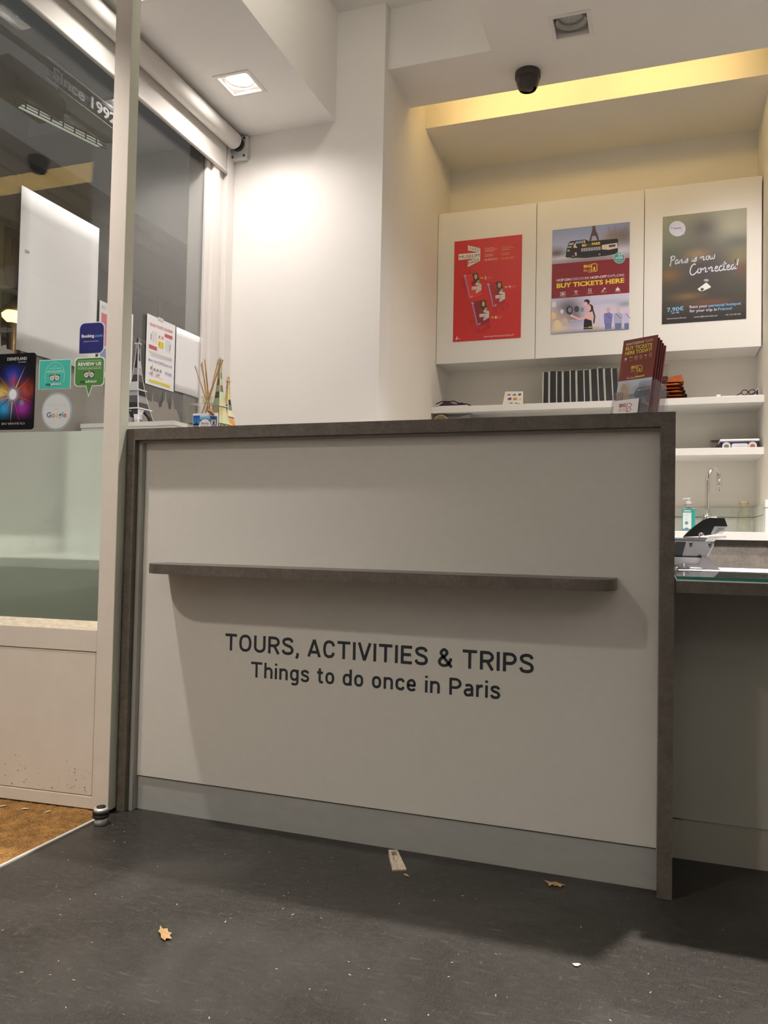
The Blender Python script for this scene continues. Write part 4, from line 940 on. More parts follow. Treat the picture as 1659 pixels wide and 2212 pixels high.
# dark painted poster: plain dark landscape stand-in with its lettering
t, a = poster('hotspot_poster', 'dark landscape poster with white handwriting and price on the right cabinet', 1.472, 1.876, 1.944, 2.514, pc(40, 34, 26))
a.design([(148, 292), (1463, 133), (1468, 1858), (156, 1958)])
def hz(u, v):
    lo, mid, hi = pc(40, 34, 26), pc(70, 66, 48), pc(132, 128, 98)
    k = max(0, min(1, v)); return tuple(p + (q - p) * min(1, k / .5) for p, q in zip(lo, mid)) if k < .5 else tuple(p + (q - p) * (k - .5) / .5 for p, q in zip(mid, hi))
fn = blobs(hz, [(.15, .82, .25, .12, pc(112, 112, 84), .7), (.80, .86, .25, .14, pc(150, 142, 105), .6), (.90, .70, .2, .06, pc(60, 64, 50), .8), (.12, .62, .22, .12, pc(66, 72, 52), .7), (.10, .45, .15, .06, pc(120, 82, 42), .7), (.90, .56, .15, .08, pc(118, 104, 56), .7), (.50, .50, .30, .34, pc(46, 38, 34), .95), (.50, .86, .16, .10, pc(58, 46, 38), .85), (.95, .45, .08, .06, pc(100, 50, 40), .6), (.42, .62, .14, .05, pc(140, 112, 62), .55), (.30, .24, .18, .03, pc(130, 96, 50), .5), (.55, .17, .25, .03, pc(110, 66, 40), .6), (.5, .0, .8, .08, pc(34, 28, 22), .9)])
a.grid(fn, 34, 44)
wt2, bl2 = pc(215, 208, 205), pc(130, 190, 215)
a.ell((378, 473), 128, 120, wt2, n=32); a.poly([(420, 560), (485, 562), (480, 500)], wt2); a.text('TRAVEL', (315, 487), (445, 472), .0085, pc(60, 60, 60), .02); a.text('wifi', (408, 518), (470, 508), .0075, pc(150, 180, 205)); a.line([(275, 452), (286, 440), (302, 452), (288, 485), (275, 455)], 6, pc(60, 65, 65))
# brush lettering
GL = {
 'P': (.95, [[(.28, 1.9), (.12, .7), (.0, -.3), (-.1, .1)], [(.0, 1.55), (.35, 2.0), (.85, 1.85), (.8, 1.3), (.3, .95)]]),
 'a': (.85, [[(.66, .85), (.38, 1.0), (.1, .6), (.12, .12), (.4, .1), (.66, .8), (.64, .2), (.9, .1)]]),
 'r': (.75, [[(.0, .1), (.18, .9), (.2, .7), (.5, .95), (.5, .5), (.55, .1), (.8, .15)]]),
 'i': (.45, [[(.0, .1), (.2, .9), (.15, .2), (.4, .1)], [(.26, 1.3), (.28, 1.38)]]),
 's': (.75, [[(-.05, .1), (.45, 1.0), (.5, .5), (.35, .05), (.0, .1)]]),
 'n': (1.1, [[(.0, .95), (.1, .5), (.08, .05), (.2, .6), (.5, .98), (.68, .7), (.62, .1), (1.0, .2)]]),
 'o': (.8, [[(.45, .95), (.1, .7), (.15, .1), (.5, .1), (.65, .6), (.4, .95), (.8, .85)]]),
 'w': (1.1, [[(.0, .95), (.1, .1), (.4, .15), (.5, .8), (.55, .1), (.9, .2), (1.0, 1.1)]]),
 'C': (1.3, [[(1.0, 1.75), (.75, 1.95), (.3, 1.5), (.05, .6), (.25, -.1), (.7, -.15), (1.3, .4)]]),
 'e': (.75, [[(.05, .35), (.5, .7), (.4, 1.0), (.1, .7), (.15, .1), (.5, .05), (.8, .35)]]),
 'c': (.72, [[(.55, .8), (.35, 1.0), (.08, .6), (.15, .08), (.45, .05), (.75, .3)]]),
 't': (.6, [[(.3, 1.8), (.15, .8), (.15, .1), (.55, .15)], [(-.1, 1.2), (.65, 1.3)]]),
 'd': (.95, [[(.6, .85), (.35, .95), (.08, .5), (.2, .05), (.5, .3), (.85, 1.9), (.65, .5), (.7, .1), (.95, .15)]]),
 '!': (.5, [[(.35, 2.0), (.15, .7)], [(.1, .15), (.12, .05)]]), ' ': (.55, [])}
def smooth(p):
    if len(p) < 3: return p
    o = []
    for i in range(len(p) - 1):
        p0, p1, p2, p3 = p[max(i - 1, 0)], p[i], p[i + 1], p[min(i + 2, len(p) - 1)]
        for k in range(5):
            t_ = k / 5; o.append(tuple(.5 * (2 * p1[d] + (p2[d] - p0[d]) * t_ + (2 * p0[d] - 5 * p1[d] + 4 * p2[d] - p3[d]) * t_ ** 2 + (3 * p1[d] - p0[d] - 3 * p2[d] + p3[d]) * t_ ** 3) for d in (0, 1)))
    return o + [p[-1]]
def brush(a, s, p0, p1, xh, wd, col):
    tot = sum(GL[c][0] for c in s); dx, dy = (p1[0] - p0[0]) / tot, (p1[1] - p0[1]) / tot; x = 0; a.layer += 1; l = a.layer
    for c in s:
        for st in GL[c][1]:
            a.line(smooth([(p0[0] + (x + q[0]) * dx, p0[1] + (x + q[0]) * dy - q[1] * xh) for q in st]), wd, col, l)
        x += GL[c][0]
brush(a, 'Paris is now', (275, 1040), (975, 935), 66, 14, wt2)
brush(a, 'Connected!', (580, 1180), (1350, 1085), 78, 17, wt2)
# little white hotspot
a.poly([(705, 1408), (830, 1312), (850, 1312), (912, 1368), (905, 1385), (790, 1440), (735, 1438)], pc(205, 200, 178)); a.poly([(745, 1412), (778, 1385), (808, 1412), (775, 1440)], pc(50, 45, 38))
for r in (50, 34, 18): a.line([(840 + r * math.cos(q), 1302 - r * .9 * math.sin(q)) for q in [math.radians(35 + 110 * k / 8) for k in range(9)]], 8, wt2)
a.text('7,90€', (235, 1768), (495, 1738), .020, bl2, .02); a.text('per day', (310, 1795), (425, 1780), .009, wt2)
a.text('Rent your', (585, 1708), (862, 1685), .0135, wt2, .015); a.text('personal hotspot', (882, 1684), (1383, 1642), .0135, bl2, .015)
a.text('for your trip in', (585, 1770), (1008, 1738), .0135, wt2, .015); a.text('France!', (1028, 1735), (1243, 1718), .0135, bl2, .015)
a.text('www.travel-wifi.com', (232, 1884), (532, 1862), .0075, wt2); a.text('contact@travel-wifi.com', (650, 1852), (1018, 1826), .0075, wt2); a.text('+33 176 440 030', (1138, 1816), (1380, 1798), .0075, wt2)
a.done('lettering', t)

# ------------------------------------------------------------------ things on the alcove shelves
SZ = 1.5382
# row of slim cases wrapped in film
xs = .867; cases = []
rs = random.Random(11)
for k in range(11):
    wd = (.030, .0405)[k % 2]; h = .168 + .004 * (k / 10) + rs.uniform(-.003, .003); lean = .0012 * k
    first = ('leftmost wrapped dark case in the row under the cabinets, with white edges' if k == 0 else 'rightmost wrapped dark case in the row, beside the leaflet rack' if k == 10 else None)
    t = thing('media_case', first or 'film-wrapped dark case, %s from the left in the row on the upper shelf' % ('second', 'third', 'fourth', 'fifth', 'sixth', 'seventh', 'eighth', 'ninth', 'tenth')[k - 1], 'case', (xs + wd / 2, 2.44, SZ), 0, 'row of wrapped cases on the upper shelf')
    t.rotation_euler = (0, -.006 * k, 0)
    mb = MB(); mb.box(-wd / 2 + (.0075 if k % 2 == 0 else .011), wd / 2 - .0005, -.085, .085, .001, h, bev=.0008)
    b = build(mb, 'block', mat('dark_case', (.030, .030, .030), .22, noise=.45, scale=160, stretch=(4, 1, .2)), t, True)
    mb = MB()
    for j in range(2 if k % 2 == 0 else 3): mb.box(-wd / 2 + .0036 * j, -wd / 2 + .0036 * j + .0026, -.0845, .085, 0, h - .002)
    build(mb, 'white_edge', mat('case_edge', (.60, .60, .56), .3), t, True)
    mb = MB(); q = [(-wd / 2 + .002, -.0855, h - .001), (wd / 2, -.0855, h - .001), (wd / 2, .08, h), (-wd / 2 + .002, .08, h), (-wd / 2 + .008, -.06, h + .010 + rs.random() * .006), (wd / 2 - .004, .05, h + .006)]
    mb.add(q, [(0, 1, 4), (1, 5, 4), (1, 2, 5), (0, 4, 3), (3, 4, 5), (2, 3, 5)]); build(mb, 'film_fold', MATS.get('crumpled_film') or glass_mat('crumpled_film', (.75, .75, .75), rough=.12, body=.12), t, True)
    xs += wd + .0012
# payment tent card
t = thing('card_sign', 'small cream tent card with payment symbols on the upper shelf', 'sign', (.695, 2.43, SZ))
mb = MB(); 
for s in (1, -1):
    mb.add([(-.058, -.012 * s - .0 , 0) if s > 0 else (-.058, .075, 0), (.060, -.012, 0) if s > 0 else (.060, .075, 0), (.050, .030, .088), (-.052, .030, .092)], [(0, 1, 2, 3) if s > 0 else (3, 2, 1, 0)])
cd_ = build(mb, 'card', mat('cream_card', (.76, .73, .64), .6), t, True)
mo = cd_.modifiers.new('thick', 'SOLIDIFY'); mo.thickness = .0008
a = Art((-.058, -.0135, 0), X, Vector((0, .042, .088)).normalized(), .118, .098, lift=.0010)
for (x, y, c) in ((.030, .078, (.12, .12, .11)), (.062, .076, (.12, .12, .11))): a.poly([(x - .010, y - .004), (x + .010, y - .004), (x + .010, y + .001), (x - .010, y + .001)], c); a.poly([(x - .004, y + .003), (x + .004, y + .003), (x + .003, y + .007), (x - .003, y + .007)], c)
a.poly([(.084, .070), (.099, .070), (.099, .083), (.084, .083)], (.05, .13, .42)); a.ell((.034, .050), .0075, .0075, (.55, .06, .05)); a.ell((.041, .050), .0075, .0075, (.05, .08, .35)); a.ell((.066, .048), .0075, .0075, (.60, .10, .05)); a.ell((.074, .048), .0075, .0075, (.65, .30, .06))
a.poly([(.092, .040), (.100, .040), (.100, .053)], (.35, .35, .33)); a.poly([(.040, .018), (.058, .018), (.058, .023), (.040, .023)], (.2, .2, .2)); a.poly([(.074, .015), (.080, .015), (.080, .022), (.074, .022)], (.05, .05, .05)); a.line([(.083, .017), (.098, .017)], .003, (.3, .3, .3))
a.done('print', t, True); t.rotation_euler = (0, 0, -.06)
# folded fabric items
def folded(mb, x0, x1, y0, y1, z0, h, seed, n=14, col=None):
    r = random.Random(seed); vs = []; m_ = 8
    for j in range(m_ + 1):
        for i in range(n + 1):
            a_, b_ = i / n, j / m_; e = min(1, 6 * min(a_, 1 - a_)) * min(1, 5 * min(b_, 1 - b_)) ; e = max(0, e) ** .5
            vs.append((x0 + (x1 - x0) * a_, y0 + (y1 - y0) * b_, z0 + h * e * (.78 + .22 * math.sin(a_ * 9 + seed) * math.cos(b_ * 5 + seed)) + .0005))
    fs = [(j * (n + 1) + i, j * (n + 1) + i + 1, (j + 1) * (n + 1) + i + 1, (j + 1) * (n + 1) + i) for j in range(m_) for i in range(n)]
    mb.add(vs, fs, True, col); o = [(v[0], v[1], z0) for v in vs]; mb.add(o, [f[::-1] for f in fs], False, col); return mb
t = thing('folded_pouch', 'folded purple pouch at the left end of the upper shelf', 'pouch', (.34, 2.45, SZ))
mb = MB(); folded(mb, .268, .430, 2.375, 2.54, SZ, .040, 2); build(mb, 'fabric', mat('purple_fabric', (.060, .022, .055), .8), t)
mb = MB(); mb.tube([(.270, 2.372, SZ + .020), (.30, 2.370, SZ + .032), (.355, 2.370, SZ + .030), (.37, 2.37, SZ + .033), (.405, 2.37, SZ + .018), (.45, 2.372, SZ + .012), (.47, 2.374, SZ + .003)], .0032, 8); build(mb, 'piping', mat('dark_cord', (.018, .010, .012), .8), t)
mb = MB(); mb.box(.282, .455, 2.368, 2.371, SZ + .0005, SZ + .007); build(mb, 'white_label', m_paper, t)
t = thing('grey_envelope', 'crumpled lilac-grey envelope lying on the lower shelf at its left end', 'envelope', (.36, 2.45, 1.28))
mb = MB(); mb.prism([(.262, 1.2805), (.468, 1.2805), (.462, 1.499), (.44, 1.496), (.40, 1.483), (.33, 1.488), (.262, 1.494)], 2.398, 2.45, 'y'); build(mb, 'paper', mat('lilac_paper', (.36, .35, .42), .7), t)
t = thing('raffia_bundle', 'coil of pale raffia cord at the left end of the lower shelf', 'cord', (.30, 2.40, 1.28))
mb = MB()
for k in range(9):
    r = .050 + .003 * k; mb.tube([(.300 + r * 1.0 * math.cos(q), 2.362 + .003 * k, 1.43 + .062 * math.sin(q) * (1 - .03 * k)) for q in [math.radians(-10 + 200 * j / 18) for j in range(19)]], .0028, 6)
mb.box(.262, .345, 2.362, 2.392, 1.2805, 1.44); build(mb, 'strands', mat('raffia', (.52, .43, .24), .8, noise=.25, scale=80), t)
# orange and black folded bags
REF[0] = (200, 190, 175)
m_or = mat('orange_fabric', (.42, .105, .018), .7, noise=.25, scale=40); m_bk = mat('black_fabric', (.010, .009, .009), .8)
word = ('bottom', 'second', 'third', 'fourth', 'fifth')
for k in range(5):
    t = thing('folded_bag', word[k] + (' folded orange bag' if k == 0 else ' folded orange bag from the bottom') + ' in the pile on the upper shelf', 'bag', (1.51, 2.46, SZ + .018 * k), 0, 'orange and black folded bags')
    z = SZ + .0185 * k
    mb = MB(); folded(mb, 1.425, 1.592 - .006 * k, 2.375 + .004 * (k % 2), 2.56, z, .0182, 20 + k); build(mb, 'cloth', m_or, t)
    mb = MB(); folded(mb, 1.592 - .006 * k - .012, 1.606 - .008 * k, 2.378, 2.50, z + .003, .012, 30 + k, 4); build(mb, 'binding', m_bk, t)
    if k in (1, 2): mb = MB(); mb.box(1.50 - .03 * k, 1.53 - .02 * k, 2.368, 2.374, z + .001, z + .017); build(mb, 'strap', m_bk, t)
t = thing('folded_bag', 'topmost crumpled orange bag with a black flap on the upper shelf', 'bag', (1.51, 2.46, SZ + .0925), 0, 'orange and black folded bags')
mb = MB(); mb.prism([(1.452, SZ + .093), (1.470, SZ + .100), (1.520, SZ + .120), (1.568, SZ + .128), (1.574, SZ + .112), (1.582, SZ + .093)], 2.40, 2.52, 'y'); build(mb, 'cloth', m_or, t)
mb = MB(); mb.prism([(1.425, SZ + .093), (1.455, SZ + .1), (1.478, SZ + .119), (1.500, SZ + .120), (1.506, SZ + .112), (1.492, SZ + .098), (1.470, SZ + .0905)], 2.375, 2.399, 'y'); build(mb, 'flap', m_bk, t)
# papers, glasses and tin at the right
tag(build(sheet((1.76, 2.37, SZ + .0004), X, Y, .185, .20, .004), 'paper_stack', m_paper), 'thin stack of white papers at the right end of the upper shelf', 'paper')
t = thing('spectacles', 'folded pair of dark glasses on white papers on the upper shelf', 'glasses', (1.88, 2.41, SZ + .005))
zz = SZ + .0055; mb = MB()
for cx in (1.868, 1.902): mb.tube([(cx + .015 * math.cos(q), 2.40 - .004 * math.sin(q), zz + .018 + .012 * math.sin(q)) for q in [2 * PI * k / 16 for k in range(17)]], .0022, 6)
mb.tube([(1.883, 2.398, zz + .021), (1.887, 2.398, zz + .021)], .002, 6); build(mb, 'rims', mat('plum_plastic', (.035, .014, .018), .4), t)
mb = MB(); mb.tube([(1.853, 2.40, zz + .018), (1.835, 2.415, zz + .008), (1.808, 2.43, zz + .003)], .0024, 6); build(mb, 'temple', MATS['plum_plastic'], t)
mb = MB(); mb.tube([(1.917, 2.40, zz + .018), (1.90, 2.42, zz + .010), (1.845, 2.44, zz + .003)], .0024, 6); build(mb, 'temple', MATS['plum_plastic'], t)
t = thing('folded_card', 'small folded grey card leaning at the right end of the upper shelf', 'card', (1.925, 2.45, SZ + .005))
mb = MB(); mb.prism([(1.905, zz), (1.932, zz + .048), (1.934, zz + .047), (1.940, zz), (1.937, zz), (1.932, zz + .042), (1.909, zz)], 2.44, 2.52, 'y'); build(mb, 'card', mat('grey_card', (.42, .42, .46), .6), t)
tag(build(MB().box(1.735, 1.755, 2.368, 2.40, SZ + .0003, SZ + .012, bev=.002), 'eraser', m_white), 'tiny white block at the front of the upper shelf', 'eraser')
t = thing('tin_box', 'navy blue tin with white lid at the right end of the lower shelf', 'tin', (1.845, 2.46, 1.28))
mb = MB(); mb.box(1.757, 1.934, 2.40, 2.53, 1.2805, 1.318, bev=.006); build(mb, 'body', mat('navy_tin', (.012, .012, .06), .3), t)
mb = MB(); mb.box(1.754, 1.937, 2.397, 2.533, 1.316, 1.328, bev=.004); build(mb, 'lid', m_white, t)
a = Art((1.757, 2.3998, 1.2805), X, Z, .177, .036); a.ell((.028, .012), .020, .020, (.62, .60, .58), clip=True); a.ell((.148, .012), .020, .020, (.62, .60, .58), clip=True); a.ell((.028, .010), .012, .011, (.16, .16, .15), clip=True); a.ell((.148, .010), .012, .011, (.35, .14, .10), clip=True)
a.poly([(.052, .002), (.127, .002), (.127, .021), (.118, .025), (.061, .025), (.052, .021)], (.64, .63, .66)); a.line([(.062, .010), (.118, .010)], .002, (.45, .40, .42)); a.done('print', t)
t = thing('clear_box', 'low clear lidded box holding orange cloth behind the navy tin', 'box', (1.83, 2.60, 1.28))
mb = MB(); mb.box(1.722, 1.946, 2.545, 2.665, 1.2805, 1.342, bev=.004); build(mb, 'body', m_acry, t)
mb = MB(); mb.box(1.719, 1.949, 2.542, 2.668, 1.342, 1.350, bev=.002); build(mb, 'lid', mat('smoke_lid', (.45, .42, .40), .3), t)
mb = MB(); folded(mb, 1.728, 1.94, 2.55, 2.66, 1.2835, .050, 41); build(mb, 'orange_cloth', m_or, t)

# ------------------------------------------------------------------ on the counter
CZ = 1.1003
# reed diffuser
t = thing('reed_diffuser', 'clear reed diffuser with wooden sticks and picture label on the counter', 'diffuser', (.19, .13, CZ))
ox, oy = .193, .115
mb = MB(); mb.box((ox - .018) - .043, (ox - .018) + .043, oy - .005, oy + .060, CZ, CZ + .088, bev=.005); build(mb, 'bottle', m_tglass, t)
mb = MB(); mb.box((ox - .018) - .040, (ox - .018) + .040, oy - .002, oy + .057, CZ + .003, CZ + .030); build(mb, 'perfume', glass_mat('pale_liquid', (.93, .92, .85), refl=.3), t)
mb = MB(); mb.lathe([(.019, .088), (.017, .092), (.016, .104), (.020, .106), (.020, .113), (.0155, .113), (.013, .104), (.013, .09)], ((ox - .018) + .006, oy + .028, CZ), 24, cap=False); build(mb, 'neck', m_tglass, t)
reeds = [(-.046, .176), (-.038, .186), (-.019, .196), (-.022, .186), (.022, .196), (.037, .192), (.050, .190)]
for i, (dx, h) in enumerate(reeds):
    mb = MB(); b = Vector(((ox - .018) + .006 - dx * .55, oy + .028 + .006 * (i % 3 - 1), CZ + .034)); e = Vector(((ox - .018) + .010 + dx, oy + .030 + .010 * ((i * 2) % 3 - 1), CZ + .03 + h)); mb.tube([b, e], .0019, 7); build(mb, 'reed', m_reed, t)
REF[0] = (235, 230, 230)
mb = MB(); mb.box(ox - .038, ox + .046, oy - .0085, oy - .0065, CZ, CZ + .056); lb = build(mb, 'label_card', m_paper, t)
a = Art((ox - .038, oy - .0085, CZ), X, Z, .084, .076)
a.grid(lambda u, v: pc(200, 220, 235) if v > .7 else pc(120, 175, 215), 2, 6, .018, .066, .034, .050); a.poly([(.018, .036), (.040, .040), (.066, .036), (.066, .030), (.018, .030)], pc(80, 110, 110))
a.grid(lambda u, v: tuple(p + (q - p) * v for p, q in zip(pc(60, 150, 210), pc(20, 70, 160))), 2, 4, .001, .024, .020, .050); a.poly([(.001, .020), (.024, .020), (.024, .025), (.012, .028), (.001, .024)], pc(20, 35, 50)); a.poly([(.010, .026), (.0125, .038), (.015, .026)], pc(50, 60, 80))
a.grid(lambda u, v: pc(50, 95, 180), 1, 1, .060, .083, .020, .046); a.poly([(.063, .022), (.080, .022), (.080, .036), (.063, .036)], pc(215, 195, 150)); a.poly([(.069, .022), (.074, .022), (.074, .030), (.069, .030)], pc(60, 55, 60)); a.poly([(.001, .001), (.024, .001), (.024, .018), (.001, .018)], pc(60, 75, 140)); a.poly([(.060, .001), (.083, .001), (.083, .018), (.060, .018)], pc(70, 90, 150))
a.ell((.042, .014), .021, .024, pc(240, 238, 240), n=28); a.ell((.042, .014), .0185, .0215, pc(222, 222, 228), n=28); a.text('Paris', (.029, .022), (.055, .022), .0075, pc(120, 110, 130), .03); a.text('FRANCE', (.029, .013), (.055, .013), .006, pc(200, 80, 80), .03)
a.line([(.022, .0535), (.060, .0535)], .0008, pc(190, 190, 200))
a.done('print', lb)
mb = MB(); mb.tube([(ox + .015, oy - .012, CZ + .064), (ox + .028, oy - .014, CZ + .058), (ox + .034, oy - .013, CZ + .050)], [.004, .006, .003], 8); build(mb, 'bow', mat('brown_raffia', (.28, .12, .05), .7), t)

# printed souvenir towers
def tower(name, label, loc, H, B, patches, m_edge, rz=0.0, gap=.35):
    """slotted card tower: four curved printed legs, decks with raised rims, two-pronged top"""
    t = thing(name, label, 'tower model', loc, rz, 'souvenir tower models')
    half = lambda s: B / 2 * (.09 + .91 * (1 - s) ** 2.1)
    st = [0, .06, .12, .18, .26, .34, .42, .50, .58, .66, .74, .82, .88, .93]
    for f in range(4):
        mb = MB(); Rz = Matrix.Rotation(f * PI / 2, 4, 'Z')
        for i in range(len(st) - 1):
            a0, a1 = half(st[i]), half(st[i + 1]); z0, z1 = st[i] * H, st[i + 1] * H
            segs = [(-1, 1)]
            if st[i] < .17: g0, g1 = .62 * math.sqrt(max(0, 1 - (st[i] / .18) ** 2)), .62 * math.sqrt(max(0, 1 - (st[i + 1] / .18) ** 2)); segs = [(-1, -g0, -1, -g1), (g0, 1, g1, 1)]
            for k, sg in enumerate(segs):
                l0, r0, l1, r1 = sg if len(sg) == 4 else (-1, 1, -1, 1)
                q = [Rz @ Vector((l0 * a0, -a0, z0)), Rz @ Vector((r0 * a0, -a0, z0)), Rz @ Vector((r1 * a1, -a1, z1)), Rz @ Vector((l1 * a1, -a1, z1))]
                mb.add(q, [(0, 1, 2, 3)], False, patches[(f * 5 + i * 3 + k) % len(patches)])
        s_ = build(mb, 'printed_side', PRINT, t, True); mo = s_.modifiers.new('thick', 'SOLIDIFY'); mo.thickness = B * .02
        a1 = half(.93); mb = MB(); mb.prism([(-a1, .93 * H), (a1, .93 * H), (a1 * .9, .975 * H), (a1 * .3, H), (-a1 * .3, H), (-a1 * .9, .975 * H)], -a1, -a1 + B * .03, 'y', M=Rz, col=patches[f % len(patches)]); build(mb, 'tip', PRINT, t, True)
    for sd, ov in ((.0, 1.04), (.185, 1.16), (.40, 1.25), (.93, 2.1)):
        a0 = half(sd) * ov; mb = MB(); mb.box(-a0, a0, -a0, a0, sd * H, sd * H + H * .012); build(mb, 'deck', m_edge, t, True)
    mb = MB()
    for f in range(4):
        Rz = Matrix.Rotation(f * PI / 2, 4, 'Z')
        for i in range(len(st) - 1):
            a0, a1 = half(st[i]) * 1.0, half(st[i + 1]) * 1.0; w_ = B * .022
            mb.add([Rz @ Vector((a0 - w_, -a0 - .0006, st[i] * H)), Rz @ Vector((a0 + .0008, -a0 - .0006, st[i] * H)), Rz @ Vector((a1 + .0008, -a1 - .0006, st[i + 1] * H)), Rz @ Vector((a1 - w_, -a1 - .0006, st[i + 1] * H))], [(0, 1, 2, 3)])
            mb.add([Rz @ Vector((-a0 - .0008, -a0 - .0006, st[i] * H)), Rz @ Vector((-a0 + w_, -a0 - .0006, st[i] * H)), Rz @ Vector((-a1 + w_, -a1 - .0006, st[i + 1] * H)), Rz @ Vector((-a1 - .0008, -a1 - .0006, st[i + 1] * H))], [(0, 1, 2, 3)])
    build(mb, 'card_edge', m_edge, t, True); return t
m_wcard = mat('white_card', (.80, .79, .80), .6); m_ccard = mat('cream_card_edge', (.74, .70, .55), .6)
bw = [pc(*c) for c in ((60, 58, 62), (180, 178, 184), (40, 40, 44), (150, 148, 154), (215, 212, 216), (90, 88, 92), (30, 30, 33))]
cr_ = [pc(*c) for c in ((196, 216, 172), (214, 200, 150), (190, 212, 178), (150, 132, 98), (206, 192, 140), (120, 104, 84), (186, 206, 166), (210, 196, 156))]
cm_ = [pc(*c) for c in ((222, 205, 150), (226, 140, 60), (110, 130, 132), (232, 192, 70), (206, 160, 120), (60, 44, 36), (214, 198, 150), (226, 214, 176))]
tower('tower_model', 'grey and white printed tower model on the display box by the window', (-.389, .56, 1.1955), .335, .104, bw, m_wcard)
tower('tower_model', 'tall pale green and cream printed tower model behind the diffuser', (.141, .275, CZ), .262, .072, cr_, m_ccard, -.20)
tower('tower_model', 'short colourful printed tower model, rear one right of the diffuser', (.097, .400, CZ), .228, .074, cm_, m_ccard, -.15)

# leaflet rack with tour leaflets
PHI = math.radians(-27); TILT = math.radians(13)
rk = thing('leaflet_rack', 'clear acrylic leaflet rack on the right end of the counter', 'leaflet holder', (1.412, .135, CZ), PHI)
Mt = Matrix.Translation((0, 0, .008)) @ Matrix.Rotation(-TILT, 4, 'X')
mb = MB(); mb.box(-.056, .056, .028, .0305, .002, .150, M=Mt); build(mb, 'back_plate', m_acry, rk, True)
mb = MB(); mb.box(-.056, -.028, -.026, -.0235, .002, .062, M=Mt); mb.box(.012, .056, -.026, -.0235, .002, .085, M=Mt); mb.box(-.028, .012, -.026, -.0235, .002, .030, M=Mt); build(mb, 'front_lip', m_acry, rk, True)
mb = MB(); mb.box(.0545, .0570, -.026, .0305, .002, .085, M=Mt); build(mb, 'side_wall', m_acry, rk, True)
mb = MB(); mb.box(-.0570, -.0545, -.026, .0305, .002, .062, M=Mt); build(mb, 'side_wall', m_acry, rk, True)
mb = MB(); mb.box(-.056, .056, -.026, .0305, .000, .0025, M=Mt); build(mb, 'floor_plate', m_acry, rk, True)
mb = MB(); mb.prism([(.036, .07), (.060, .001), (.062, .001), (.045, .09)], -.056, .056, 'x'); build(mb, 'rear_foot', m_acry, rk, True)
REF[0] = (215, 205, 198)
MW = pc(134, 66, 56); m_leaflet = mat('leaflet_maroon', MW, .3); m_pages = mat('leaflet_edge', (.16, .035, .035), .5)
spots = [(-.0225, .0, .206), (-.0175, .003, .200), (-.0125, .001, .201), (-.0075, .004, .198), (-.0025, .002, .199), (.0025, .004, .194), (.0075, .001, .195), (.0130, .005, .192)]
